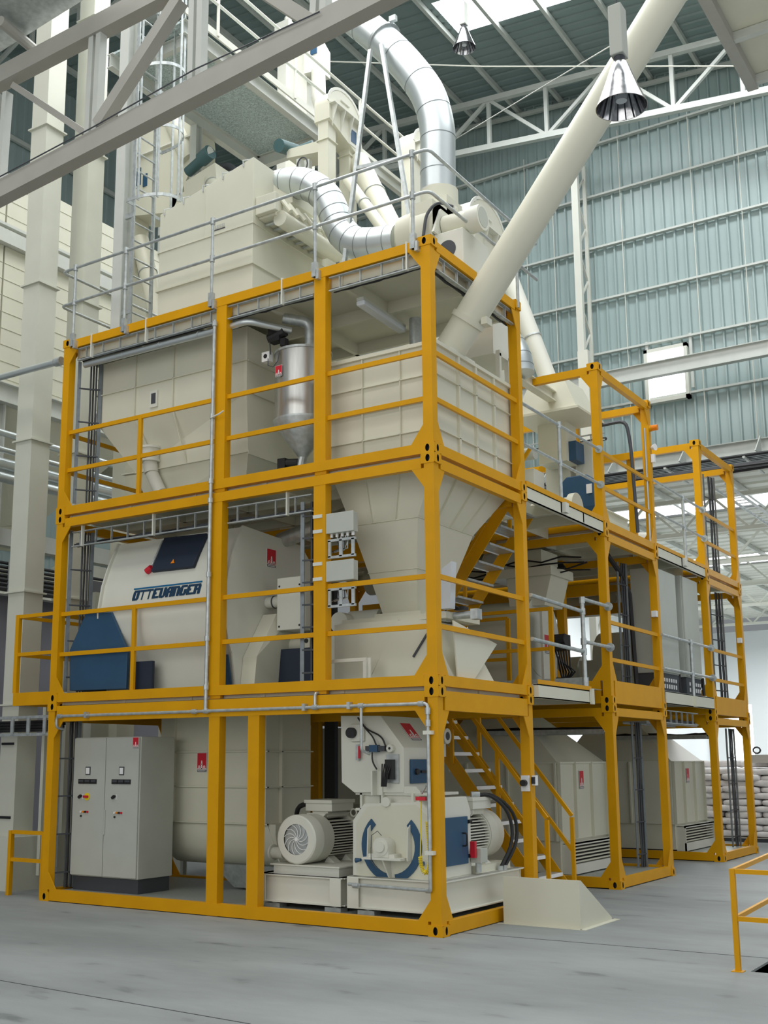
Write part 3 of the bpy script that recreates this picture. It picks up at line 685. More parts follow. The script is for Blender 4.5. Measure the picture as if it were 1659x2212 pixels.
mb = MB('galv'); mb.hexa([(-4.0, 1.5, .15), (-3.5, 1.5, .15), (-3.5, 2.0, .15), (-4.0, 2.0, .15)], [(-4.3, 1.4, .45), (-3.2, 1.4, .45), (-3.2, 2.1, .45), (-4.3, 2.1, .45)]); mb.build('discharge_hopper', t)
# ---- skid base builder
def skid(t, x0, x1, y0, y1, z0, z1):
    mb = MB('white')
    for y in (y0, y1):
        mb.ibeam((x0, y, (z0 + z1) / 2), (x1, y, (z0 + z1) / 2), .1, z1 - z0, .014)
    for x in (x0 + .02, x1 - .02):
        mb.ibeam((x, y0, (z0 + z1) / 2), (x, y1, (z0 + z1) / 2), .12, z1 - z0, .014)
    mb.box(x0 - .03, x1 + .03, y0 - .04, y1 + .04, z1 - .012, z1)
    mb.box(x0 - .02, x0 + .13, y0 - .055, y0 - .045, z0, z1 - .01); mb.box(x1 - .13, x1 + .02, y0 - .055, y0 - .045, z0, z1 - .01)
    mb.build('skid_base', t)
    for (x, y) in ((x0 + .2, y0 + .06), (x1 - .12, y0 + .06), (x0 + .2, y1 - .1), (x1 - .12, y1 - .1)):
        mb = MB('galv'); mb.cyl((x, y, .125), (x, y, z0), .05, n=12); mb.box(x - .11, x + .11, y - .07, y + .07, .125, .17); mb.build('foot', t)
# ---- electric motor (axis along y)
def motor(t, cx, y0, y1, cz, r, matn='white', fan_first=True, finside='black', box_side=.02, nf=30, names=('fan_cowl', 'stator_body', 'terminal_box')):
    L = y1 - y0; s = 1 if fan_first else -1; a = y0 if fan_first else y1; f = lambda k: a + s * k * L
    mb = MB(matn)   # cowl with rim
    ro = r; n = 40
    rings = []
    for (yy, rr) in ((.0, ro * .62), (.0, ro * .93), (.012, ro * .985), (.03, ro), (.16, ro), (.17, ro * 1.01), (.18, ro), (.36, ro * .985)):
        rings.append([(cx + rr * math.cos(2 * math.pi * i / n), f(yy), cz + rr * math.sin(2 * math.pi * i / n)) for i in range(n)])
    mb.loft(rings, cap=False); cw = mb.build(names[0], t, smooth=True)
    mb = MB('galv'); mb.cyl((cx, f(.02), cz), (cx, f(.025), cz), ro * .63, n=36); mb.m('dark')
    mb.build('fan_grille', cw)
    mb = MB('signwhite')
    for i in range(12):
        a0 = 2 * math.pi * i / 12; p = []
        for k in range(8):
            q = .06 + .56 * k / 7; aa = a0 + .9 * (k / 7) ** 1.3; p.append((cx + ro * q * math.cos(aa), f(.008), cz + ro * q * math.sin(aa)))
        mb.tube(p, .0045, 5)
    mb.cyl((cx, f(.0), cz), (cx, f(.02), cz), .02, n=10); mb.build('fan_guard', cw)
    mb = MB(finside); mb.cyl((cx, f(.34), cz), (cx, f(.97), cz), ro * .74, n=28); mb.build('motor_core', t, smooth=True)
    mb = MB(matn)
    for i in range(nf):
        aa = 2 * math.pi * i / nf
        for zz in (0,):
            c_, s_ = math.cos(aa), math.sin(aa)
            # vertical-sided housing: fins horizontal on left/right
            if abs(c_) > .35:
                z = cz + (i / nf * 2 - 1) * 0
    for k in range(13):
        z = cz - ro * .68 + ro * 1.36 * k / 12; xx = math.sqrt(max(0, (ro * .93) ** 2 - (z - cz) ** 2))
        mb.box(cx - xx, cx + xx, min(f(.38), f(.9)), max(f(.38), f(.9)), z - .0065, z + .0065)
    mb.build(names[1], t)
    mb = MB(matn)
    for (ya, yb, rr) in ((.33, .39, .97), (.89, .97, .95), (.97, 1.0, .7)): mb.cyl((cx, f(ya), cz), (cx, f(yb), cz), ro * rr, n=36)
    mb.prism([(cx - ro * .35, f(.38), cz + ro * .8), (cx + ro * .35, f(.38), cz + ro * .8), (cx + ro * .55, f(.38), cz + ro * 1.0), (cx - ro * .45, f(.38), cz + ro * 1.0)], (0, f(.9) - f(.38), 0))
    mb.build('end_shield', t, smooth=True)
    mb = MB(matn); bx = cx + box_side
    mb.box(bx - ro * .68, bx + ro * .68, min(f(.42), f(.88)), max(f(.42), f(.88)), cz + ro * 1.08, cz + ro * 1.48)
    mb.box(bx - ro * .72, bx + ro * .72, min(f(.40), f(.90)), max(f(.40), f(.90)), cz + ro * 1.40, cz + ro * 1.55)
    mb.box(bx - ro * .4, bx + ro * .4, min(f(.45), f(.85)), max(f(.45), f(.85)), cz + ro * .85, cz + ro * 1.1); mb.build(names[2], t, bevel=.006)
    mb = MB(matn)
    for sx in (-1, 1):
        for (ya, yb) in ((.42, .55), (.78, .92)):
            mb.prism([(cx + sx * ro * .55, f(ya), cz - ro * .75), (cx + sx * ro * .9, f(ya), cz - ro * 1.0), (cx + sx * ro * 1.05, f(ya), cz - ro * 1.12), (cx + sx * ro * .3, f(ya), cz - ro * 1.12)], (0, f(yb) - f(ya), 0))
    mb.build('motor_feet', t)
    mb = MB(matn); mb.tube([(cx + ro * .85 + .045 * math.cos(q), f(.84), cz + ro * .98 + .045 * math.sin(q)) for q in [2 * math.pi * i / 12 for i in range(12)]], .011, 6, closed=True); mb.build('lifting_eye', t, smooth=True)
t = thing('electric_motor', (-2.05, 1.1, .17), 'cream electric motor with round slotted fan cover on its own skid', 'motor')
skid(t, -2.64, -1.46, .3, 2.1, .19, .50)
mb = MB('white'); mb.box(-2.45, -1.52, .33, 1.6, .50, .60); mb.box(-2.49, -1.50, .31, 1.62, .60, .615); mb.build('mounting_plinth', t)
motor(t, -2.12, .32, 1.35, .90, .285)
mb = MB('black'); bend_tube(mb, [(-2.28, .85, 1.30), (-2.55, .9, 1.25), (-2.66, 1.1, .95), (-2.7, 1.3, .5)], .03, .2); mb.build('power_cable', t, smooth=True)
mb = MB('white'); mb.cyl((-2.6, .5, .72), (-2.42, .5, .72), .07, n=14); mb.cyl((-2.6, .5, .72), (-2.58, .5, .72), .1, n=14); mb.build('coupling_stub', t, smooth=True)
# ---- hammer mill
t = thing('hammer_mill', (-.75, 1.1, .17), 'cream hammer mill with blue crescent guards and blue side door', 'machine')
skid(t, -1.32, -.15, .28, 2.22, .19, .53)
Y0 = .42
fr = [at(768, 1902, 'y', Y0), at(768, 1772, 'y', Y0), at(792, 1736, 'y', Y0), at(905, 1732, 'y', Y0), at(935, 1760, 'y', Y0), at(935, 1905, 'y', Y0)]
fr = [(p.x, Y0, max(p.z, .53)) for p in fr]; fr[-1] = (-.34, Y0, .53); fr[-2] = (-.34, Y0, fr[-2][2])
mb = MB('white'); mb.prism(fr, (0, .75, 0)); mb.build('housing', t, bevel=.006)
mb = MB('white'); mb.prism([(p[0] * 1.0 - (.02 if p[0] < -.8 else -.02), Y0 - .02, p[2]) for p in fr], (0, .02, 0)); mb.build('front_flange', t)
mb = MB('cream'); mb.prism([(p[0] + (.03 if p[0] < -.8 else -.03), Y0 - .028, p[2] - (.03 if p[2] > .6 else 0)) for p in fr], (0, .01, 0)); mb.build('front_plate', t)
# crescents
cc = at(850, 1815, 'y', Y0 - .03); cc = Vector((cc.x, Y0 - .03, cc.z)); ro_, ri_ = .435, .345
cc.x = at(849, 1815, 'y', Y0).x; cc.z = (at(850, 1765, 'y', Y0).z + at(850, 1898, 'y', Y0).z) / 2 + .02
ro_ = (at(913, 1825, 'y', Y0).x - at(784, 1825, 'y', Y0).x) / 2; ri_ = ro_ - .085
for (a0, a1) in ((132, 262), (-82, 48)):
    mb = MB('blue'); n = 14
    o_ = [(cc.x + ro_ * math.cos(math.radians(a0 + (a1 - a0) * k / n)), Y0 - .045, cc.z + ro_ * math.sin(math.radians(a0 + (a1 - a0) * k / n))) for k in range(n + 1)]
    i_ = [(cc.x + ri_ * math.cos(math.radians(a0 + (a1 - a0) * k / n)), Y0 - .045, cc.z + ri_ * math.sin(math.radians(a0 + (a1 - a0) * k / n))) for k in range(n + 1)]
    for k in range(n): mb.hexa([o_[k], o_[k + 1], i_[k + 1], i_[k]], [(p[0], p[1] + .02, p[2]) for p in (o_[k], o_[k + 1], i_[k + 1], i_[k])])
    mb.build('blue_guard', t)
for sx in (-1, 1):
    mb = MB('blue'); mb.cyl((cc.x + sx * (ro_ - .02), Y0 - .09, cc.z - .16), (cc.x + sx * (ro_ + .05), Y0 - .09, cc.z - .17), .016, .028, n=10); mb.build('clamp_knob', t, smooth=True)
# bearing bracket
mb = MB('white'); s0 = at(794, 1852, 'y', Y0 - .1); s1 = at(880, 1852, 'y', Y0 - .1)
zsh = s0.z; mb.box(s0.x, s1.x - .02, Y0 - .22, Y0 - .02, zsh - .012, zsh + .012)
mb.prism([(s0.x, Y0 - .12, zsh), (s0.x, Y0 - .03, zsh), (s0.x, Y0 - .03, zsh + .36), (s0.x, Y0 - .10, zsh + .31)], (.012, 0, 0)); mb.prism([(s1.x, Y0 - .12, zsh - .02), (s1.x, Y0 - .03, zsh - .02), (s1.x, Y0 - .03, zsh + .38), (s1.x, Y0 - .10, zsh + .32)], (.012, 0, 0))
mb.prism([((s0.x + s1.x) / 2 - .02, Y0 - .2, zsh), ((s0.x + s1.x) / 2 - .02, Y0 - .02, zsh), ((s0.x + s1.x) / 2 + .0, Y0 - .02, zsh - .3)], (.02, 0, 0)); mb.prism([((s0.x + s1.x) / 2 - .07, Y0 - .03, zsh), ((s0.x + s1.x) / 2 + .07, Y0 - .03, zsh), ((s0.x + s1.x) / 2 + .03, Y0 - .03, .53), ((s0.x + s1.x) / 2 - .03, Y0 - .03, .53)], (0, .02, 0)); mb.build('bearing_bracket', t)
bx_ = (s0.x + s1.x) / 2 - .03
mb = MB('white'); mb.cyl((bx_, Y0 - .2, zsh + .13), (bx_, Y0 - .02, zsh + .13), .1, n=22); mb.box(bx_ - .098, bx_ + .098, Y0 - .19, Y0 - .025, zsh + .015, zsh + .13); mb.box(bx_ - .17, bx_ + .17, Y0 - .18, Y0 - .04, zsh + .01, zsh + .05); mb.cyl((bx_, Y0 - .22, zsh + .13), (bx_, Y0 - .2, zsh + .13), .06, n=18); mb.build('bearing_housing', t, smooth=True)
mb = MB('dark'); mb.tube([(bx_ - .12, Y0 - .2, zsh + .1), (bx_ - .1, Y0 - .22, zsh + .25), (bx_ - .02, Y0 - .22, zsh + .3), (bx_ + .02, Y0 - .2, zsh + .25)], .004, 5); mb.tube([(bx_ - .12, Y0 - .2, zsh + .12), (bx_ - .1, Y0 - .23, zsh - .02), (bx_ - .02, Y0 - .24, zsh - .1)], .004, 5); mb.build('sensor_cable', t)
# neck between mill and feeder
mb = MB('white'); mb.box(-1.04, -.55, .5, 1.1, fr[2][2] - .02, 1.44); mb.box(-1.1, -.4, .47, 1.15, 1.42, 1.45); mb.box(-1.02, -.99, .44, .5, fr[2][2] - .05, 1.45); mb.box(-.62, -.59, .44, .5, fr[2][2] - .05, 1.45)
mb.prism([(-.95, .46, 1.44), (-.5, .46, 1.44), (-.57, .46, 1.52), (-.88, .46, 1.52)], (0, .02, 0)); mb.build('inlet_neck', t)
mb = MB('white'); q = at(838, 1732, 'y', .42); mb.cyl((q.x, .37, q.z), (q.x, .41, q.z), .055, n=18); mb.build('sight_glass', t, smooth=True)
# side: cream shoulder + blue door on +x side
mb = MB('white'); mb.prism([(-.34, .46, .53), (-.34, 1.17, .53), (-.34, 1.17, 1.25), (-.34, 1.08, 1.40), (-.34, .46, 1.40)], (.08, 0, 0)); mb.build('side_casing', t, bevel=.01)
mb = MB('blue'); mb.box(-.262, -.235, .47, 1.05, .66, 1.18); dr = mb.build('side_door', t, bevel=.004)
mb = MB('black'); bend_tube(mb, [(-.235, .92, .86), (-.18, .92, .86), (-.18, .92, 1.0), (-.235, .92, 1.0)], .01, .03, 6)
mb.build('door_handle', dr, smooth=True)
for z in (.74, 1.12):
    mb = MB('black'); mb.cyl((-.235, 1.06, z), (-.235, 1.12, z), .022, n=10); mb.build('door_knob', dr)
mb = MB('red'); mb.box(-.22, -.16, 1.06, 1.11, .72, .90); mb.build('safety_switch', t)
mb = MB('cabinet'); mb.box(-.25, -.12, 1.13, 1.30, .66, .82); mb.m('galv'); mb.cyl((-.19, 1.2, .55), (-.19, 1.2, .66), .035, n=10); mb.build('junction_box', t, bevel=.004)
# ---- second motor at the rear of the same skid
t = thing('electric_motor', (-.62, 1.8, .53), 'cream ribbed electric motor with two black cables behind the blue door', 'motor')
motor(t, -.62, 1.2, 2.2, .93, .29, fan_first=False, box_side=.12)
mb = MB('cream'); mb.box(-.95, -.25, 1.25, 2.15, .53, .61); mb.build('mounting_plinth', t)
for k in range(2):
    mb = MB('black'); y = 1.62 + .06 * k
    bend_tube(mb, [(-.36, 1.55, 1.40), (-.25, 1.68 + .05 * k, 1.41), (-.14, 1.95 + .14 * k, 1.2), (-.12, 2.0 + .13 * k, .85), (-.2, 1.78 + .1 * k, .55)], .022, .25); mb.build('power_cable', t, smooth=True)
    mb = MB('galv'); mb.cyl((-.2, 1.78 + .1 * k, .53), (-.2, 1.78 + .1 * k, .58), .035, n=12); mb.build('cable_gland', t)
mb = MB('galv'); mb.cyl((-.42, 1.50, 1.40), (-.34, 1.56, 1.40), .045, n=14); mb.build('cable_gland', t)
# ---- feeder above the mill
t = thing('mill_feeder', (-1.1, .9, 1.45), 'cream feeder box with blue hatch and red emblem above the hammer mill', 'machine')
Yc = .45
pr = [at(*q, 'y', Yc) for q in ((736, 1546), (822, 1546), (872, 1615), (872, 1712), (765, 1712), (738, 1690))]
pr = [(p.x, Yc, p.z) for p in pr]
mb = MB('white'); mb.prism(pr, (0, .95, 0)); mb.build('feeder_body', t, bevel=.005)
xr = pr[2][0]
mb = MB('blue'); mb.box(xr, xr + .03, Yc + .13, Yc + .75, 1.55, 1.82); h_ = mb.build('hatch', t, bevel=.004)
mb = MB('black'); mb.box(xr + .03, xr + .05, Yc + .32, Yc + .55, 1.665, 1.695); mb.cyl((xr + .03, Yc + .22, 1.68), (xr + .06, Yc + .22, 1.68), .035, n=10); mb.build('hatch_handle', h_)
a_ = Vector(pr[1]); b_ = Vector(pr[2]); sl = (a_ - b_); nn = Vector((sl.z, 0, -sl.x)).normalized() * 1
if nn.x < 0: nn = -nn
emblem(t, b_ + sl * .22 + Vector((0, .30, 0)) + nn * .004, (0, 1, 0), sl.normalized() * 1, .24, .27)
mb = MB('white'); q = at(775, 1583, 'y', Yc); mb.box(q.x - .09, q.x + .09, Yc - .04, Yc, q.z - .1, q.z + .1); bb = mb.build('bearing_plate', t, bevel=.01)
mb = MB('black'); mb.cyl((q.x - .06, Yc - .1, q.z), (q.x - .06, Yc - .02, q.z), .06, n=20); mb.build('end_cap', bb, smooth=True)
mb = MB('dark'); q = at(815, 1617, 'y', Yc); mb.box(q.x - .12, q.x + .14, Yc - .07, Yc, q.z - .03, q.z + .03); mb.m('blue'); mb.box(q.x - .06, q.x + .05, Yc - .085, Yc - .02, q.z - .04, q.z + .04); mb.m('white'); mb.cyl((q.x + .2, Yc - .06, q.z), (q.x + .2, Yc, q.z), .045, n=12); mb.m('black'); mb.cyl((q.x + .2, Yc - .065, q.z), (q.x + .2, Yc - .055, q.z), .015, n=8); mb.build('pneumatic_valve', t)
mb = MB('red'); q2 = at(781, 1625, 'y', Yc); mb.box(q2.x - .01, q2.x + .012, Yc - .06, Yc - .04, q2.z - .07, q2.z + .07); mb.m('galv'); mb.box(q2.x - .05, q2.x - .01, Yc - .05, Yc, q2.z - .09, q2.z + .09); mb.build('red_valve_handle', t)
mb = MB('black')
v0 = at(773, 1550, 'y', Yc - .06); v1 = at(790, 1575, 'y', Yc - .06)
bend_tube(mb, [v0, v1, at(825, 1590, 'y', Yc - .06), at(833, 1612, 'y', Yc - .06)], .01, .1, 6); bend_tube(mb, [v0, v1, at(805, 1590, 'y', Yc - .06), at(813, 1610, 'y', Yc - .06)], .009, .1, 6)
bend_tube(mb, [at(804, 1625, 'y', Yc - .06), at(804, 1645, 'y', Yc - .06), at(814, 1662, 'y', Yc - .06)], .009, .1, 6); mb.build('hoses', t, smooth=True)
mb = MB('galv'); q = at(850, 1660, 'y', Yc); mb.box(q.x - .08, q.x + .08, Yc - .03, Yc, q.z - .16, q.z + .16); mb.m('black'); mb.box(q.x - .06, q.x + .04, Yc - .09, Yc - .03, q.z - .12, q.z + .1)
for k in range(5): mb.tube([(q.x - .1 + .03 * k, Yc - .08, q.z + .05), (q.x - .08 + .02 * k, Yc - .12, q.z - .05), (q.x - .1 + .015 * k, Yc - .1, q.z - .2)], .008, 5)
mb.build('instrument_box', t)
mb = MB('white'); q = at(818, 1690, 'y', Yc); mb.box(q.x - .03, q.x - .01, Yc - .12, Yc, q.z - .14, q.z + .13); mb.box(q.x - .03, q.x + .06, Yc - .02, Yc, q.z - .14, q.z + .13); mb.build('bracket', t)
mb = MB('white'); mb.box(-1.35, -1.1, .55, .95, 1.25, 1.44); mb.box(-1.4, -1.05, .5, .55, 1.24, 1.27); mb.box(-1.4, -1.05, .5, .55, 1.42, 1.45); mb.box(-1.34, -1.31, .5, .55, 1.25, 1.44); mb.build('support_bracket', t)
# small motor on the right of feeder
gm = at(967, 1590, 'y', 1.75)
t = thing('gear_motor', (gm.x - .2, 1.75, gm.z - .25), 'small cream gear motor above the mill beside the stairs', 'motor')
mb = MB('white'); mb.cyl((gm.x - .4, 1.75, gm.z), (gm.x, 1.75, gm.z), .095, n=20); mb.build('motor_body', t, smooth=True)
mb = MB('dark'); mb.cyl((gm.x, 1.75, gm.z), (gm.x + .004, 1.75, gm.z), .05, n=18); mb.build('fan_grille', t)
mb = MB('white'); mb.box(gm.x - .35, gm.x - .1, 1.62, 1.88, gm.z - .25, gm.z - .08); mb.build('motor_foot', t)
# ---- spiral yellow air hose
t = thing('air_hose', (-.35, .1, .7), 'yellow coiled air hose looping beside the near corner post', 'hose')
A1 = at(910, 1728, 'y', .08); A2 = at(922, 1735, 'y', .08); Bm = at(908, 1850, 'y', .08); Bb = at(918, 1884, 'y', .08); Bc = at(929, 1850, 'y', .08)
mb = MB('hose'); mb.cyl(A1, Bm, .006, n=6); mb.build('hose_lead', t)
mb = MB('hose'); path = []
mid = (Bm + Bc) / 2; rad = (Bc - Bm).length / 2
n1 = 30
for k in range(13): path.append(Vector((mid.x - rad * math.cos(math.pi * k / 12), .08, Bm.z - .13 * math.sin(math.pi * k / 12) * 1.3)))
top = at(923, 1775, 'y', .08)
for k in range(1, 16): path.append(Bc.lerp(top, k / 15))
pp = []; turns = 42; N = turns * 8
tot = [0]
for i in range(1, len(path)): tot.append(tot[-1] + (path[i] - path[i - 1]).length)
for j in range(N + 1):
    s_ = tot[-1] * j / N; i = next(k for k in range(len(tot) - 1) if tot[k + 1] >= s_ - 1e-9); f = (s_ - tot[i]) / (tot[i + 1] - tot[i])
    c_ = path[i].lerp(path[i + 1], f); d = (path[i + 1] - path[i]).normalized(); a = d.cross(Vector((0, 1, 0))).normalized(); w_ = 2 * math.pi * turns * j / N
    pp.append(c_ + (a * math.cos(w_) + Vector((0, 1, 0)) * math.sin(w_)) * .02)
mb.tube(pp, .006, 5); mb.build('coil', t, smooth=True)
mb = MB('galv'); bend_tube(mb, [(-.14, -.02, 1.55), (-.2, .06, 1.55), at(911, 1725, 'y', .07) + Vector((0, 0, .05))], .012, .03, 6); mb.m('red'); q = at(910, 1725, 'y', .05); mb.box(q.x - .06, q.x + .06, .03, .07, q.z - .02, q.z + .02); mb.build('tap', t)
# ---- galvanised water pipe on the front of the stack
t = thing('galvanised_pipe', (-3.2, -.035, .5), 'galvanised pipe with elbows clipped along the bottom frame and down the corner', 'pipe')
mb = MB('galv'); bend_tube(mb, [(-5.86, .1, 2.24), (-5.86, -.035, 2.26), (-5.86, -.035, 2.41), (-.12, -.035, 2.41), (-.12, -.035, .46), (-.16, .02, .46), (-1.25, .12, .46)], .019, .05, 10); mb.build('pipe_run', t, smooth=True)
mb = MB('galv'); mb.cyl((-.12, -.035, .9), (-.12, -.035, 1.6), .021, n=8); mb.build('pipe_sleeve', t)
for (x, z) in ((-5.3, 2.41), (-1.75, 2.41), (-1.13, 2.41)):
    mb = MB('galv'); mb.box(x - .02, x + .02, -.06, .0, z - .035, z + .045); mb.build('pipe_clip', t)
for (x, z) in ((-.12, 2.1), (-.12, .85)):
    mb = MB('white'); mb.box(x - .05, x + .05, -.06, .02, z - .02, z + .02); mb.build('pipe_clip', t)
for (x, z, ax) in ((-3.23, 2.41, 0), (-3.42, 2.41, 0), (-1.6, 2.41, 0), (-.97, 2.41, 0), (-.2, 2.41, 0), (-.12, 2.33, 2), (-.12, 2.2, 2), (-5.8, 2.41, 0), (-.18, .46, 0), (-1.1, .46, 0)):
    mb = MB('galv'); d = Vector((1, 0, 0)) if ax == 0 else Vector((0, 0, 1)); c_ = Vector((x, -.035 if z > .5 else .04, z)); mb.cyl(c_ - d * .035, c_ + d * .035, .03, n=10); mb.build('pipe_fitting', t)
mb = MB('galv'); bend_tube(mb, [(-1.6, -.035, 2.41), (-1.6, -.035, 2.57), (-1.6, .08, 2.58)], .017, .04, 8); mb.build('branch', t, smooth=True)
mb = MB('galv'); bend_tube(mb, [(-.97, -.035, 2.41), (-.97, -.035, 1.92), (-.95, .1, 1.88)], .017, .03, 8); mb.build('branch', t, smooth=True)
t = thing('galvanised_conduit', (-3.2, -.04, 2.45), 'tall galvanised conduit rising up the front beside the left post', 'pipe')
mb = MB('galv'); mb.cyl((-3.235, -.04, 2.42), (-3.2, -.04, 7.45), .024, n=10); mb.build('conduit', t, smooth=True)
for z in (2.7, 3.3, 5.05, 5.3, 6.15, 4.1, 7.4):
    mb = MB('galv'); mb.cyl((-3.235 + .007 * (z - 2.4), -.04, z - .03), (-3.235 + .007 * (z - 2.4), -.04, z + .03), .034, n=10); mb.build('conduit_clip', t)
t = thing('hooked_lever', (-3.1, -.06, 6.2), 'thin pale lever sticking out beside the tall conduit', 'lever')
mb = MB('white'); mb.tube([(-3.22, -.06, 6.13), (-3.05, -.1, 6.14), (-2.98, -.1, 6.17)], .01, 6); mb.build('lever_arm', t)
# ---- wedge box on the floor
t = thing('cover_box', (.5, 1.75, 0), 'cream sheet-metal wedge cover standing on the floor by the near frame', 'cover')
mb = MB('cream')
x0_, x1_, y0_, y1_, h_ = .06, .98, 1.3, 2.22, .51
mb.add([(x0_, y0_, 0), (x1_, y0_, 0), (x1_, y1_, 0), (x0_, y1_, 0), (x0_, y0_, h_), (x1_, y0_, h_), (x1_, y0_ + .04, h_), (x0_, y0_ + .04, h_), (x0_, y1_, .03), (x1_, y1_, .03)],
       [(0, 1, 5, 4), (4, 5, 6, 7), (7, 6, 9, 8), (1, 2, 9, 6, 5), (3, 0, 4, 7, 8), (2, 3, 8, 9), (0, 3, 2, 1)])
mb.build('wedge_cover', t)
mb = MB('cream'); mb.box(x0_ - .06, x1_ + .02, y0_ - .05, y0_, 0, .006); mb.box(x1_, x1_ + .07, y0_ - .04, y1_ + .08, 0, .006); mb.build('floor_flange', t)
# ---- two push-button boxes on the rear right post
t = thing('switch_box', (-.03, W_, 1.5), 'white switch box with black button on the right post, left one', 'switch')
mb = MB('signwhite'); mb.box(-.13, -.03, W_ - .17, W_ - .125, 1.43, 1.62); mb.m('black'); mb.cyl((-.08, W_ - .17, 1.53), (-.08, W_ - .23, 1.53), .04, n=14); mb.build('push_button_box', t)
t = thing('switch_box', (.02, W_, 1.5), 'small white switch box on the outer face of the right post', 'switch')
mb = MB('signwhite'); mb.box(-.015, .03, W_ - .1, W_ - .02, 1.50, 1.62); mb.m('black'); mb.box(.0, .03, W_ - .15, W_ - .1, 1.52, 1.6); mb.build('push_button_box', t)
# ================================================================== near stack, middle level
t = thing('batch_mixer', (-4.3, 1.2, 2.72), 'large white batch mixer with blue lettering behind the front rails', 'mixer')
prof = [(.50, 4.79), (.34, 4.45), (.23, 4.15), (.17, 3.80), (.19, 3.50), (.26, 3.25), (.33, 3.12), (.40, 2.73), (2.1, 2.73), (2.2, 3.4), (2.25, 4.0), (2.1, 4.4), (1.75, 4.72)]
mb = MB('white'); mb.prism([(-5.32, y, z) for y, z in prof], (2.20, 0, 0)); mb.build('mixer_body', t, smooth=True)
for x in (-5.34, -3.12):
    mb = MB('white'); mb.prism([(x, .5 + (y - .5) * 1.02 - .035 if y < 1 else y, z + .01) for y, z in prof], (.025, 0, 0)); mb.build('end_plate', t)
def skin(x, z, off=.0):
    """point on the front skin of the mixer"""
    for i in range(len(prof) - 1):
        (ya, za), (yb, zb) = prof[i], prof[i + 1]
        if zb <= z <= za: return Vector((x, ya + (yb - ya) * (za - z) / (za - zb) - off, z))
    return Vector((x, .3, z))
def skin_at(u, v, off=.0):
    y = .4
    for _ in range(12): p = at(u, v, 'y', y - off); y = skin(p.x, p.z).y
    return Vector((p.x, y - off, p.z))
mb = MB('navy'); q = [skin_at(360, 1166), skin_at(452, 1156), skin_at(422, 1228), skin_at(331, 1238)]
n_ = (q[3] - q[0]).cross(q[1] - q[0]).normalized()
if n_.y > 0: n_ = -n_
mb.prism([p + n_ * .005 for p in q], n_ * .05); hd = mb.build('inspection_door', t, bevel=.008)
mb = MB('orange'); c_ = skin_at(374, 1222) + n_ * .056; mb.prism([c_, c_ + Vector((.07, 0, 0)), c_ + Vector((.035, .02, .06))], n_ * .003); mb.build('warning_sign', hd)
mb = MB('galv'); mb.tube([skin_at(352, 1168, .04), skin_at(328, 1222, .04)], .016, 8); mb.build('gas_strut', t)
mb = MB('red'); c_ = skin_at(322, 1231, .04); mb.cyl(c_ + Vector((-.04, 0, -.02)), c_ + Vector((.04, 0, .03)), .045, .04, n=12); mb.build('red_knob', t, smooth=True)
# lettering, block capitals on a 3 x 5 grid
GL = {'O': ['xxx', 'x.x', 'x.x', 'x.x', 'xxx'], 'T': ['xxx', '.x.', '.x.', '.x.', '.x.'], 'E': ['xxx', 'x..', 'xx.', 'x..', 'xxx'], 'V': ['x.x', 'x.x', 'x.x', 'x.x', 'VVV'],
      'A': ['^xx', 'x.x', 'xxx', 'x.x', 'x.x'], 'N': ['xx^', 'x.x', 'x.x', 'x.x', 'x.x'], 'G': ['xxx', 'x..', 'x.x', 'x.x', 'xxx'], 'R': ['xxx', 'x.x', 'xx^', 'x.x', 'x.x']}
def letters(mb, word, fn, u0, u1, h, shear=.18, thick=.62):
    """fn(u, v) gives a surface point; u metres along, v metres up"""
    cw = (u1 - u0) / len(word); cu = cw * .95 / 3
    for i, ch in enumerate(word):
        for r, row in enumerate(GL[ch]):
            for c_, k in enumerate(row):
                if k == '.': continue
                a = u0 + i * cw; wds = [0, cu * 1.22, cu * 1.78, cu * 3]; 
                ua, ub = a + wds[c_], a + wds[c_ + 1] + .0005
                va = h * (4 - r) / 5; vb = h * (5 - r) / 5 + .0005
                if k == 'V' and c_ == 1: va -= h * .04
                va2 = vb2 = 0
                corners = [[ua, va], [ub, va], [ub, vb], [ua, vb]]
                if ch in 'OGE' and c_ == 0 and r == 0: corners[3] = [ua + cu * .4, vb]
                if ch in 'OG' and c_ == 2 and r == 4: corners[1] = [ub - cu * .5, va]
                if ch in 'OG' and c_ == 0 and r == 4: corners[0] = [ua + cu * .25, va]
                if ch == 'A' and r == 0 and c_ == 0: corners[3] = [ua + cu * .8, vb]
                if ch == 'N' and r == 0 and c_ == 2: corners[2] = [ub - cu * .6, vb]
                if ch == 'R' and r == 0 and c_ == 2: corners[2] = [ub - cu * .4, vb]
                if ch == 'V' and r == 4 and c_ == 2: corners[1] = [ub - cu * .8, va]
                if ch == 'V' and r == 4 and c_ == 0: corners[0] = [ua + cu * .2, va]
                P = [fn(u + v * shear, v) for u, v in corners]; mb.prism(P, (0, -.003, 0))
mb = MB('navytext'); LA, LB = skin_at(285, 1296), skin_at(434, 1284)
letters(mb, 'OTTEVANGER', lambda u, v: skin(u, (LA.z + LB.z) / 2 + v, .003), LA.x, LB.x - .02, .135); mb.build('maker_lettering', t)
mb = MB('bluetext'); a_, b_ = skin_at(290, 1273, .003), skin_at(437, 1256, .003); mb.beam(a_, b_, .012, .02); mb.build('lettering_bar', t)
